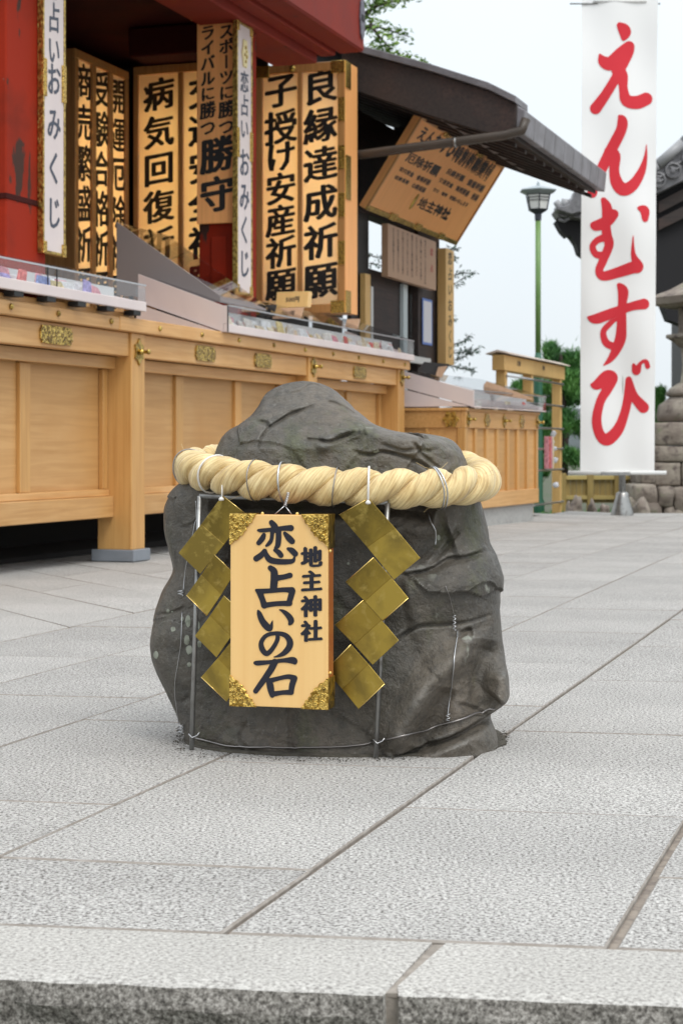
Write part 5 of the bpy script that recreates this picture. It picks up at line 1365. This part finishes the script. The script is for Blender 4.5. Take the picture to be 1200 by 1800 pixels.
def stonemat():
    m = bpy.data.materials.new('fortune_stone'); m.use_nodes = True; n = m.node_tree; N = n.nodes; L = n.links; b = N['Principled BSDF']
    t = N.new('ShaderNodeTexCoord')
    def ns(s, d, r=.6, vec=None, dist=0):
        x = N.new('ShaderNodeTexNoise'); x.inputs['Scale'].default_value = s; x.inputs['Detail'].default_value = d; x.inputs['Roughness'].default_value = r; x.inputs['Distortion'].default_value = dist
        if vec:
            mp = N.new('ShaderNodeMapping'); mp.inputs['Scale'].default_value = vec; mp.inputs['Location'].default_value = (1.3, .4, 2.2); L.new(t.outputs['Object'], mp.inputs[0]); L.new(mp.outputs[0], x.inputs[0])
        else: L.new(t.outputs['Object'], x.inputs[0])
        return x.outputs[0]
    def rg(o_, a, b_, c_=0, d_=1):
        r = N.new('ShaderNodeMapRange'); r.inputs[1].default_value = a; r.inputs[2].default_value = b_; r.inputs[3].default_value = c_; r.inputs[4].default_value = d_; L.new(o_, r.inputs[0]); return r.outputs[0]
    def mixc(f_, a, b_):
        q = N.new('ShaderNodeMixRGB'); L.new(f_, q.inputs[0])
        for k_, c_ in ((1, a), (2, b_)):
            if isinstance(c_, tuple): q.inputs[k_].default_value = (*c_, 1)
            else: L.new(c_, q.inputs[k_])
        return q.outputs[0]
    def mul(a, b_):
        q = N.new('ShaderNodeMath'); q.operation = 'MULTIPLY'; L.new(a, q.inputs[0]); L.new(b_, q.inputs[1]); return q.outputs[0]
    col = mixc(rg(ns(5, 6), .38, .62), (.066, .058, .047), (.150, .128, .100))
    col = mixc(rg(ns(2.4, 4, .6, (1, 1, 1.2)), .46, .60, 0, .9), col, (.150, .122, .094))
    col = mixc(rg(ns(6, 5, .65, (1.4, 1.4, .7)), .52, .64, 0, .8), col, (.085, .090, .038))       # moss tint
    col = mixc(rg(ns(60, 4), .45, .72, 0, .6), col, (.035, .033, .031))
    col = mixc(rg(ns(3.2, 5, .65, (1, 1, .6)), .42, .58, .5, 0), col, (.040, .040, .033))
    col = mixc(rg(ns(130, 3), .60, .72, 0, .5), col, (.19, .18, .16))
    col = mixc(mul(rg(ns(14, 3, .5), .66, .70), rg(ns(3.1, 2, .5, (1, 1, 1)), .48, .56)), col, (.30, .31, .26))   # lichen
    geo = N.new('ShaderNodeNewGeometry')
    col = mixc(mul(rg(geo.outputs['Pointiness'], .515, .56), rg(ns(16, 4), .40, .62)), col, (.20, .19, .17))
    L.new(col, b.inputs['Base Color'])
    L.new(rg(ns(9, 4), .3, .7, .34, .60), b.inputs['Roughness']); b.inputs['Specular IOR Level'].default_value = .5
    last = None
    for s, d, st, di in ((22, 8, 1.0, .010), (100, 6, .9, .0035), (300, 3, .7, .0015)):
        bn = N.new('ShaderNodeBump'); bn.inputs['Strength'].default_value = st; bn.inputs['Distance'].default_value = di; L.new(ns(s, d, .62), bn.inputs['Height'])
        if last: L.new(last, bn.inputs['Normal'])
        last = bn.outputs[0]
    L.new(last, b.inputs['Normal']); return m
stm = stonemat()
st = MB().add(V, F).obj('fortune_stone', stm, None, smooth=True)
st.location = (SX0, YC, 0)
tag(st, 'knee-high dark rough love-fortune stone standing on the pale paving, ringed by a thick straw-coloured rope', 'stone')
# lichen spots: thin crusts lying on the surface
from mathutils.bvhtree import BVHTree
bvh = BVHTree.FromPolygons([Vector(v) + Vector((SX0, YC, 0)) for v in V], F)
def on_stone(px, py, off=.001):
    d_ = Vector((K(px), 1, (HY - py) / FPX)).normalized(); h = bvh.ray_cast(Vector((0, 0, CAMH)), d_)
    if h[0] is None: return None
    return h[0] + h[1] * (off if h[1].y < 0 else -off), (h[1] if h[1].y < 0 else -h[1])
lich = mat('lichen_crust', (.27, .28, .23), .9, var=(90, (.17, .18, .14), .45, .65), bump=(200, .5, 3, .001))
for px, py, rx, ry in ((331, 1092, 5, 11), (329, 1125, 5, 9), (333, 1142, 6, 8), (305, 1106, 4.5, 4.5), (275, 1151, 4.5, 7), (296, 1074, 3, 3), (303, 1075, 2, 2), (333, 1168, 4, 4), (321, 1088, 3, 4), (612, 991, 2.5, 2.5), (349, 1100, 3, 8), (351, 1132, 4, 6), (770, 945, 3, 5), (661, 793, 5, 4)):
    r = on_stone(px, py)
    if not r: continue
    ring = []; c0 = r[0]
    for q in range(14):
        an = 2 * math.pi * q / 14; k_ = 1 + .3 * noise.noise(Vector((px, q * .9, py)))
        h = on_stone(px + rx * k_ * math.cos(an), py + ry * k_ * math.sin(an), .0006)
        ring.append(h[0] if h else c0)
    top = on_stone(px, py, .0016)[0]
    MB().add([tuple(top - Vector(st.location))] + [tuple(p - Vector(st.location)) for p in ring], [(0, 1 + (q + 1) % 14, 1 + q) for q in range(14)]).obj('lichen_spot', lich, st, smooth=True)

# ================================================================== ROPE
YRf = 2.925
cxr = K(590) * 3.12 + .0; 
def rope_c(a):      # a: 0 at the right, pi/2 at the front
    x = cxr + .2475 * math.copysign(abs(math.cos(a)) ** .85, math.cos(a)); s_ = math.sin(a)
    y = 3.125 - (.195 if s_ > 0 else .17) * math.copysign(abs(s_) ** .8, s_)
    y += (SX0 + .02 - x) * .12 if s_ > 0 else 0
    z = .4405 + .006 * math.cos(2 * a + .5) + (.040 * (-s_) ** 1.0 if s_ < 0 else 0) + .011 * (-math.cos(a)) * .8 + .008 * (1 - abs(s_))
    return Vector((x, y, z))
NP = 900
raw = [rope_c(2 * math.pi * i / NP) for i in range(NP)]
seg = [(raw[(i + 1) % NP] - raw[i]).length for i in range(NP)]; LT = sum(seg)
def resample(n):
    out = []; acc = 0; i = 0
    for k_ in range(n):
        tgt = LT * k_ / n
        while acc + seg[i] < tgt: acc += seg[i]; i += 1
        out.append(raw[i].lerp(raw[(i + 1) % NP], (tgt - acc) / seg[i]))
    return out
NL = 1000; path = resample(NL)
TURNS = 12
ropem = bpy.data.materials.new('straw_rope'); ropem.use_nodes = True; n = ropem.node_tree; N = n.nodes; L = n.links; b = N['Principled BSDF']
uvn = N.new('ShaderNodeUVMap'); uvn.uv_map = 'UV'
def rn(vec, det=4):
    mp = N.new('ShaderNodeMapping'); mp.inputs['Scale'].default_value = vec; x = N.new('ShaderNodeTexNoise'); x.inputs['Scale'].default_value = 1; x.inputs['Detail'].default_value = det; L.new(uvn.outputs[0], mp.inputs[0]); L.new(mp.outputs[0], x.inputs[0]); return x.outputs[0]
r1 = N.new('ShaderNodeValToRGB'); e_ = r1.color_ramp.elements; e_[0].position = .3; e_[0].color = (.52, .35, .15, 1); e_[1].position = .60; e_[1].color = (.86, .68, .35, 1)
L.new(rn((2.5, 30, 1)), r1.inputs[0]); 
hsx = N.new('ShaderNodeMixRGB'); hsx.blend_type = 'MULTIPLY'; hsx.inputs[0].default_value = .75
r3 = N.new('ShaderNodeValToRGB'); r3.color_ramp.elements[0].position = .35; r3.color_ramp.elements[0].color = (.72, .62, .45, 1); r3.color_ramp.elements[1].position = .6; L.new(rn((3, 1.4, 1)), r3.inputs[0])
L.new(r1.outputs[0], hsx.inputs[1]); L.new(r3.outputs[0], hsx.inputs[2]); L.new(hsx.outputs[0], b.inputs['Base Color'])
b.inputs['Roughness'].default_value = .55; b.inputs['Sheen Weight'].default_value = .2
bn1 = N.new('ShaderNodeBump'); bn1.inputs['Strength'].default_value = .9; bn1.inputs['Distance'].default_value = .0034; L.new(rn((2.0, 22, 1), 3), bn1.inputs['Height'])
bn2 = N.new('ShaderNodeBump'); bn2.inputs['Strength'].default_value = .7; bn2.inputs['Distance'].default_value = .0013; L.new(rn((3.5, 90, 1), 2), bn2.inputs['Height']); L.new(bn1.outputs[0], bn2.inputs['Normal']); L.new(bn2.outputs[0], b.inputs['Normal'])
rope = thing('straw_rope', 'thick straw-coloured twisted rope tied in a ring round the dark stone', 'rope', (cxr, 3.12, .44))
RS, RO = .0182, .0150; NC = 20
for s in range(2):
    Vr = []; UV = []
    frames = []
    for i in range(NL):
        t = (path[(i + 1) % NL] - path[i - 1]).normalized(); a = Vector((0, 0, 1)).cross(t).normalized(); bb = t.cross(a)
        an = -2 * math.pi * (TURNS * i / NL) + math.pi * s
        wob = 1 + .05 * math.sin(i * .11 + s) + .03 * math.sin(i * .31)
        frames.append(path[i] + (a * math.cos(an) + bb * math.sin(an)) * RO * wob)
    for i in range(NL):
        t = (frames[(i + 1) % NL] - frames[i - 1]).normalized(); out = (frames[i] - path[i]).normalized(); a = out; bb = t.cross(a).normalized()
        for j in range(NC):
            an = 2 * math.pi * j / NC
            k_ = 1 + .035 * math.sin(9 * an + i * .02 + s * 2) * 1 + .03 * noise.noise(Vector((i * .05, an * 1.5, s * 7)))
            p = frames[i] + (a * math.cos(an) * .96 + bb * math.sin(an) * 1.12) * RS * k_
            Vr.append(tuple(p - Vector(rope.location)))
    Fr = [(i * NC + j, i * NC + (j + 1) % NC, ((i + 1) % NL) * NC + (j + 1) % NC, ((i + 1) % NL) * NC + j) for i in range(NL) for j in range(NC)]
    me = bpy.data.meshes.new('strand'); me.from_pydata(Vr, [], Fr); uvl = me.uv_layers.new(name='UV')
    li = 0; lenu = LT * 1.5
    for i in range(NL):
        for j in range(NC):
            for (a_, b_) in ((i, j), (i, j + 1), (i + 1, j + 1), (i + 1, j)):
                uvl.data[li].uv = (a_ / NL * lenu * 10, b_ / NC + s * 3.3 + a_ / NL * 3); li += 1
    for p in me.polygons: p.use_smooth = True
    me.materials.append(ropem); o = bpy.data.objects.new('strand', me); COL.objects.link(o); o.parent = rope
# stray fibres
mbf = MB()
for i in range(46):
    k_ = random.randrange(NL); p = path[k_]; t = (path[(k_ + 1) % NL] - path[k_ - 1]).normalized()
    o_ = Vector((random.gauss(0, 1), random.gauss(-.6, 1), random.gauss(.2, 1))); o_ -= t * o_.dot(t); o_.normalize()
    q0 = p + o_ * .030; d2 = (t * random.choice((-1, 1)) + o_ * random.uniform(.1, .5)).normalized(); l_ = random.uniform(.012, .03)
    mbf.tube([q0 - d2 * .01 - Vector(rope.location), q0 + d2 * l_ * .5 + o_ * .002 - Vector(rope.location), q0 + d2 * l_ + o_ * .007 - Vector(rope.location)], .00025, 4)
fo = mbf.obj('loose_fibres', ropem, rope, fix=False); fo['kind'] = 'stuff'
def pidx(px, front=True):
    best = None
    for i, p in enumerate(path):
        if (p.y < 3.12) != front: continue
        d_ = abs(600 + p.x / p.y * FPX - px)
        if best is None or d_ < best[0]: best = (d_, i)
    return best[1]
def tie(px, m, rad=.0011, n=1, name='wire_loop', lean=0.0, R0=.0352):
    i = pidx(px); p = path[i]; t = (path[(i + 2) % NL] - path[i - 2]).normalized(); t = (t + Vector((0, 0, lean))).normalized(); a = Vector((0, 0, 1)).cross(t).normalized(); bb = t.cross(a)
    for k_ in range(n):
        pts = []
        for q in range(30):
            an = 2 * math.pi * q / 30; sa = -2 * math.pi * TURNS * i / NL
            rr = min(R0, .0312 + .0028 * max(0, math.cos(2 * (an - sa))))
            pts.append(p + t * (.004 * k_ + .002 * math.sin(an + k_)) + (a * math.cos(an) + bb * math.sin(an)) * (rr + .0012) - Vector(rope.location))
        MB().tube(pts, rad * 1.35, 6, closed=True).obj(name, m, rope, smooth=True)
tie(377, plasticw, .0013, 1, 'cable_tie', .25); tie(320, ropewire, .0010, 1); tie(450, ropewire, .0008, 1, lean=-.1); tie(500, steel, .0012, 1, lean=-.1); tie(590, ropewire, .0008, 1, lean=.15)
tie(647, plasticw, .0015, 1, 'cable_tie', .05); tie(768, steel, .0010, 2, lean=-.1)

# ================================================================== FRAME, PLATES, SIGN
YAWF = R(15)
ef = Vector((math.cos(YAWF), -math.sin(YAWF), 0)); nf = Vector((-math.sin(YAWF), -math.cos(YAWF), 0))   # nf points to the viewer
def onplane(px, py, P0):
    d_ = Vector((K(px), 1, (HY - py) / FPX)); t = (P0 - Vector((0, 0, CAMH))).dot(nf) / d_.dot(nf); return Vector((0, 0, CAMH)) + d_ * t
LFt, RFt = G(337, 1318), G(660, 1334)
PF = LFt
ft = thing('wire_stand', 'thin grey pipe stand straddling the front of the stone, its legs on the paving', 'stand', tuple(LFt))
def loc_(p, e): return Vector(p) - Vector(e.location)
lt, rt = onplane(351, 872, PF), onplane(681, 884, PF)
MB().tube([loc_(LFt, ft), loc_(lt, ft)], .0042, 10).obj('leg', pipem, ft, smooth=True)
MB().tube([loc_(onplane(660, 1334, PF), ft), loc_(rt, ft)], .0042, 10).obj('leg', pipem, ft, smooth=True)
MB().tube([loc_(lt, ft), loc_(lt.lerp(rt, .5) + Vector((0, 0, .001)), ft), loc_(rt, ft)], .0038, 10).obj('top_bar', pipem, ft, smooth=True)
# zigzag brass plates
P1 = PF + nf * .022
def plates(quads, label, tie_px):
    top = onplane(*tie_px, P1); e = thing('zigzag_plates', label, 'brass plates', tuple(top))
    for i, q in enumerate(quads):
        off = nf * (.0035 * (i % 2) - .002 * i * .4)
        p = [onplane(x, y, P1) + off for x, y in q]     # p0,p1 = one short side, p2,p3 = the other
        m1, m2 = (p[1] + p[2]) / 2, (p[0] + p[3]) / 2
        m1 = m1 - nf * .0035; m2 = m2 - nf * .0035
        def sl_(quad, nm):
            a = [loc_(x, e) for x in quad]; b_ = [x - nf * .0012 for x in a]
            return MB().hexa([tuple(x) for x in b_] + [tuple(x) for x in a]).obj(nm, brass, e, bevel=.0003)
        h1 = sl_([p[0], p[1], m1, m2], 'plate_half'); h2 = sl_([m2, m1, p[2], p[3]], 'plate_half')
        # bright rolled rims
        MB().tube([loc_(p[0], e), loc_(p[1], e)], .0008, 6).obj('rolled_rim', brassedge, h1, smooth=True)
        if i % 2 or i == 3: MB().tube([loc_(p[2], e), loc_(p[3], e)], .0008, 6).obj('rolled_rim', brassedge, h2, smooth=True)
    a = onplane(tie_px[0], tie_px[1] + 6, P1) + nf * .002
    MB().tube([loc_(a + Vector((0, 0, .0)), e), loc_(a + Vector((0, .004, .03)), e)], .0012, 6).obj('hanging_loop', plasticw, e, smooth=True)
    MB().lathe([(.004, 0), (.0045, .003), (.002, .006), (.0002, .0065)], 10).obj('knot', plasticw, e, smooth=True).location = loc_(a + nf * .003, e)
    return e
plates([[(391, 871), (434, 905), (352, 1009), (314, 972)], [(378, 975), (413, 1008), (365, 1082), (329, 1046)], [(393, 1047), (430, 1082), (380, 1156), (342, 1118)], [(410, 1124), (446, 1160), (399, 1233), (354, 1190)]],
       'left string of four folded brass zigzag plates hanging from the rope', (391, 874))
plates([[(648, 876), (596, 905), (692, 1019), (738, 981)], [(657, 980), (608, 1023), (673, 1091), (718, 1051)], [(638, 1055), (588, 1099), (654, 1169), (700, 1126)], [(617, 1133), (572, 1178), (630, 1246), (676, 1202)]],
       'right string of four folded brass zigzag plates hanging from the rope', (648, 880))
# a plate of the rear string, peeping out behind the stone's right side
pk = [W(836, 902, 3.2), W(858, 931, 3.2), W(848, 941, 3.2), W(826, 912, 3.2)]
o = MB().add([tuple(p) for p in pk] + [(p.x, p.y + .0015, p.z) for p in pk], [(0, 1, 2, 3), (7, 6, 5, 4)] + [(i, i + 4, (i + 1) % 4 + 4, (i + 1) % 4) for i in range(4)]).obj('plate_corner', mat('tarnished_brass', (.06, .035, .02), .4, metal=1), None)
setloc(o, pk[0]); tag(o, 'dark corner of a brass plate showing behind the right shoulder of the stone', 'brass plate')
# sign board
P2 = PF + nf * .075
A_ = onplane(405, 904, P2); B_ = onplane(576, 904, P2); Cc = onplane(405, 1240, P2)
wS = (B_ - A_).length; hS = A_.z - Cc.z
sg = thing('stone_sign', 'pale wooden name board with gilt corners and big black characters hanging on the stone', 'sign', (A_.x, A_.y, Cc.z), -YAWF)
TS = .036
box('board', boardm, sg, 0, wS, 0, .006, 0, hS, .0012, seg=2)
box('board_back', boardside, sg, .0005, wS - .0005, .0062, TS, .0005, hS - .0005, .001)
MPX = wS / 171.0       # metres per photo pixel on this board
def sgp(zx, zy):       # from traced coordinates (4.737 per photo pixel) to board coordinates
    px = 380 + zx / 4.737; py = 880 + zy / 4.737
    p = onplane(px, py, P2); return ((p - A_).dot(ef), p.z - Cc.z)
BR = [
 # koi
 [(462, 182, 44), (487, 215, 56), (498, 245, 50)], [(352, 247, 22), (385, 248, 34), (470, 240, 34), (560, 230, 42), (622, 228, 52)],
 [(398, 285, 34), (385, 315, 46), (355, 352, 40)], [(468, 265, 34), (462, 320, 32), (446, 350, 34), (420, 375, 22)], [(520, 258, 46), (520, 315, 48), (514, 370, 44), (495, 395, 26)], [(572, 272, 30), (605, 310, 52), (632, 338, 50)],
 [(402, 412, 26), (380, 450, 48), (335, 482, 50)], [(412, 412, 22), (418, 450, 40), (450, 492, 52), (520, 508, 48), (600, 508, 44), (640, 500, 34), (652, 472, 16)], [(488, 412, 26), (520, 430, 44), (540, 455, 44)], [(598, 400, 24), (630, 415, 48), (658, 442, 50)],
 # ura
 [(452, 560, 44), (482, 590, 58), (484, 660, 62), (478, 735, 60)], [(495, 645, 50), (560, 636, 44), (615, 622, 46)],
 [(335, 745, 22), (362, 765, 50), (385, 820, 48), (402, 872, 54)], [(355, 755, 44), (450, 750, 40), (560, 742, 40), (632, 745, 52)], [(636, 752, 50), (622, 800, 50), (605, 855, 44)], [(402, 872, 46), (500, 858, 42), (612, 855, 46)],
 # i
 [(350, 915, 16), (362, 945, 42), (385, 1000, 52), (420, 1045, 58), (450, 1062, 44), (470, 1000, 8)], [(528, 908, 10), (565, 925, 32), (605, 962, 48), (625, 1000, 50), (612, 1026, 26)],
 # no
 [(508, 1112, 30), (512, 1150, 36), (490, 1200, 36), (450, 1255, 40), (415, 1272, 44), (382, 1230, 46), (378, 1175, 38), (420, 1122, 34), (500, 1104, 34), (575, 1120, 42), (612, 1165, 52), (610, 1215, 54), (570, 1265, 44), (520, 1292, 24), (482, 1302, 8)],
 # ishi
 [(325, 1350, 28), (350, 1352, 42), (450, 1344, 34), (560, 1330, 36), (640, 1330, 58), (655, 1345, 40)], [(488, 1345, 56), (460, 1400, 56), (420, 1460, 52), (370, 1530, 48), (330, 1585, 42)],
 [(430, 1490, 24), (448, 1530, 56), (458, 1580, 54), (468, 1620, 42)], [(445, 1500, 44), (520, 1480, 36), (600, 1465, 40), (652, 1478, 50)], [(650, 1485, 50), (632, 1540, 50), (625, 1595, 44)], [(466, 1612, 46), (550, 1598, 38), (625, 1595, 46)]]
mb = MB()
V_, F_ = brush_mesh(BR, 4.2)
mb.add([(sgp(x, y)[0], -.0009, sgp(x, y)[1]) for x, y in V_], F_)
lo = mb.obj('lettering', black, [c for c in sg.children if c.name.startswith('board')][0], fix=False)
mbs = []
for i, ch in enumerate('地主神社'):
    pass
gx_, gz_ = sgp(795, 0)[0], 0
sz_px = 36 * MPX
cols = []
for i, (ch, zy0) in enumerate((('地', 398), ('主', 596), ('神', 806), ('社', 1012))):
    cols.append((ch, gx_, sgp(795, zy0 - 2)[1], 37 * MPX, 37 * MPX))
lettering(sg, cols, black, y=-.0009, bold=.058, shear=.08, name='small_lettering')
# gilt corner fittings with scalloped inner edge and raised scrolls
def corner(cx_, cz_, sx_, sz__):
    k_ = MPX
    pl = [(0, 0), (46, 0), (45, 5), (41, 9), (40, 15), (35, 16), (34, 21), (29, 22), (31, 27), (26, 30), (24, 36), (18, 38), (15, 44), (8, 46), (3, 52), (0, 53)]
    pts = [(cx_ + sx_ * a * k_, cz_ + sz__ * b_ * k_) for a, b_ in pl]
    gc = MB().prism_y(pts, -.003, -.0007).obj('gilt_corner', goldorn, sg, bevel=.0006)
    random.seed(int(abs(cx_ * 900) + abs(cz_ * 333)))
    mb = MB()
    for (a, b_, r_) in ((10, 10, 6), (22, 9, 5), (33, 7, 4), (9, 23, 5), (8, 36, 4.5), (20, 20, 5.5), (29, 16, 3.5), (16, 31, 4)):
        pts = []
        st_a = random.uniform(0, 6.28); dr = random.choice((-1, 1))
        for q in range(16):
            t = q / 15; an = st_a + dr * t * 7.5; rr = r_ * (1 - t * .8)
            pts.append((cx_ + sx_ * (a + rr * math.cos(an)) * k_, -.0036, cz_ + sz__ * (b_ + rr * math.sin(an)) * k_))
        mb.tube(pts, .0011, 6)
    so_ = mb.obj('raised_scrolls', goldold, gc, smooth=True); so_['kind'] = 'stuff'
for cx_, cz_, a, b_ in ((-.001, hS + .001, 1, -1), (wS + .001, hS + .001, -1, -1), (-.001, -.001, 1, 1), (wS + .001, -.001, -1, 1)):
    corner(cx_, cz_, a, b_)
for z0, z1 in ((-.001, 52 * MPX), (hS - 56 * MPX, hS + .001)): box('gilt_corner', goldold, sg, wS - .0002, wS + .0016, -.001, TS + .0005, z0, z1, .0004)
for z0, z1 in ((-.0012, -.0002), (hS + .0002, hS + .0014)):
    for x0, x1 in ((0, 46 * MPX), (wS - 46 * MPX, wS)): box('gilt_corner', goldold, sg, x0, x1, -.001, TS, z0, z1, 0)
for (a, b_) in ((wS + .002, hS - 60 * MPX), (wS + .002, 60 * MPX), (55 * MPX, hS + .0015), (wS - 55 * MPX, hS + .0015)):
    t = bmesh.new(); bmesh.ops.create_uvsphere(t, u_segments=10, v_segments=6, radius=.0028); me = bpy.data.meshes.new('nail'); t.to_mesh(me); t.free(); me.materials.append(brassedge)
    o = bpy.data.objects.new('nail', me); COL.objects.link(o); o.parent = sg; o.location = (a, .006, b_)
# hanging wire (twisted) from the rope to the board
pa = Vector((sgp(470, 112)[0], .012, hS)); pb = Vector((sgp(610, 105)[0], .012, hS)); pc = Vector((sgp(548, 40)[0], .016, hS + 15 * MPX)); pd = pc + Vector((3 * MPX, .01, 22 * MPX))
MB().tube([pa, pc], .0009, 6).obj('hanging_wire', steel, sg, smooth=True); MB().tube([pb, pc], .0009, 6).obj('hanging_wire', steel, sg, smooth=True)
tw = [pc.lerp(pd, q / 14) + Vector((.0022 * math.cos(q * 1.6), .0022 * math.sin(q * 1.6), 0)) for q in range(15)]
tw2 = [pc.lerp(pd, q / 14) + Vector((-.0022 * math.cos(q * 1.6), -.0022 * math.sin(q * 1.6), 0)) for q in range(15)]
MB().tube(tw, .0009, 6).obj('hanging_wire', steel, sg, smooth=True); MB().tube(tw2, .0009, 6).obj('hanging_wire', steel, sg, smooth=True)

# ---- wires on the stone
def stone_wire(pxs, label, m=steel, rad=.0009, off=.0022, name='wire', extra=None):
    pts = []
    for px, py in catmull(pxs, 6):
        h = on_stone(px, py, off)
        if h: pts.append(h[0])
    # relax so that the wire spans hollows
    for _ in range(3): pts = [pts[0]] + [Vector((p.x, min(p.y, (pts[i].y + pts[i + 2].y) / 2), p.z)) for i, p in enumerate(pts[1:-1])] + [pts[-1]]
    mbw = MB().tube(pts, rad, 6)
    o = mbw.obj(name, m, None, smooth=True); setloc(o, pts[0]); tag(o, label, 'wire'); return o, pts
def curl(par, at, label_unused, n=26, r_=.0035, h_=.02, m=steel):
    pts = [at + Vector((r_ * math.cos(q * .9), -.002 - r_ * .6 * math.sin(q * .9), -h_ * q / n)) - Vector(par.location) for q in range(n)]
    MB().tube(pts, .0008, 5).obj('twisted_end', m, par, smooth=True)
bwire, bp = stone_wire([(345, 1296), (370, 1302), (400, 1309), (450, 1313), (520, 1314), (590, 1313), (640, 1309), (660, 1303), (690, 1297), (740, 1283), (790, 1270), (840, 1252), (868, 1246)], 'dark wire round the foot of the stone, held to both stand legs', ropewire, .0016, .003)
for px, py in ((340, 1292), (664, 1302)):
    p = onplane(px, py, PF) + nf * .006
    MB().tube([p + Vector((-.006, 0, .003)) - Vector(bwire.location), p + Vector((0, -.003, -.003)) - Vector(bwire.location), p + Vector((.008, 0, .0)) - Vector(bwire.location), p + Vector((.012, 0, .005)) - Vector(bwire.location)], .0010, 6).obj('twisted_end', steel, bwire, smooth=True)
wv1, wp = stone_wire([(803, 1108), (802, 1130), (797, 1160), (792, 1200), (789, 1240), (787, 1262)], 'bright wire running down the right face of the stone below a twisted knot', steel, .0010)
for q in range(1): curl(wv1, on_stone(796, 1080, .004)[0], '', 30, .0026, .026); curl(wv1, on_stone(788, 1254, .004)[0], '', 14, .004, .013)
wv2, wp = stone_wire([(782, 1030), (790, 1055), (797, 1082)], 'faint wire above the twisted knot on the right face of the stone', ropewire, .0006)
wv3, wp = stone_wire([(757, 904), (761, 925), (764, 962)], 'short wire end hanging from the rope on the right shoulder of the stone', steel, .0012, .006)
wv4, wp = stone_wire([(345, 880), (344, 920), (330, 990), (324, 1040)], 'thin wire hanging down the left side of the stone to a bright curl', steel, .0007)
curl(wv4, on_stone(321, 1038, .004)[0], '', 16, .005, .010)
wv5, wp = stone_wire([(322, 1075), (318, 1140), (309, 1200), (312, 1240), (317, 1275)], 'thin wire down the lower left flank of the stone to a tangle at its foot', steel, .0006)
curl(wv5, on_stone(322, 1272, .004)[0], '', 22, .005, .016)
# bits of gravel and dry moss at the stone's foot, also painted contact shade
mb = MB(); random.seed(5)
for i in range(1000):
    py = random.uniform(1300, 1345); 
    side = random.random()
    if side < .55: px = random.uniform(330, 890); py = 1326 + 10 * math.sin((px - 330) / 560 * math.pi) + random.gauss(0, 3) - (max(0, px - 700) * .10)
    elif side < .8: px = random.gauss(318, 10); py = random.gauss(1300, 12)
    else: px = random.gauss(884, 6); py = random.gauss(1298, 8)
    g = G(px, py); s = random.uniform(.0008, .0026)
    a = [g + Vector((random.uniform(-1, 1) * s, random.uniform(-1, 1) * s, random.uniform(0, 1.4) * s)) for _ in range(4)]
    mb.add([tuple(v) for v in a], [(0, 1, 2), (0, 2, 3), (0, 3, 1), (1, 3, 2)])
o = mb.obj('grit', mat('dark_grit', (.07, .06, .045), .95), None, fix=False); o['kind'] = 'stuff'; o['label'] = 'dark grit and moss crumbs, also painted contact shade, along the foot of the stone'; o['category'] = 'grit'
# sill of soil between stone and slabs, colour darkened as contact shade
ring = []
for q in range(60):
    an = 2 * math.pi * q / 60; c_, s_ = math.cos(an), math.sin(an)
    k_ = 1 + .03 * noise.noise(Vector((q * .7, 1, 1)))
    ring.append((SX0 + .275 * math.copysign(abs(c_) ** .78, c_) * k_ + .015, YC - .19 * math.copysign(abs(s_) ** .65, s_) * k_ + (.03 if s_ > 0 else 0) * (-c_ if c_ < 0 else c_ * .3)))
MB().prism_z(ring, -.02, .0022).obj('soil_seam', mat('damp_soil', (.06, .052, .04), .95, var=(60, (.10, .09, .07), .4, .6), bump=(150, .8, 4, .003)), plaza)
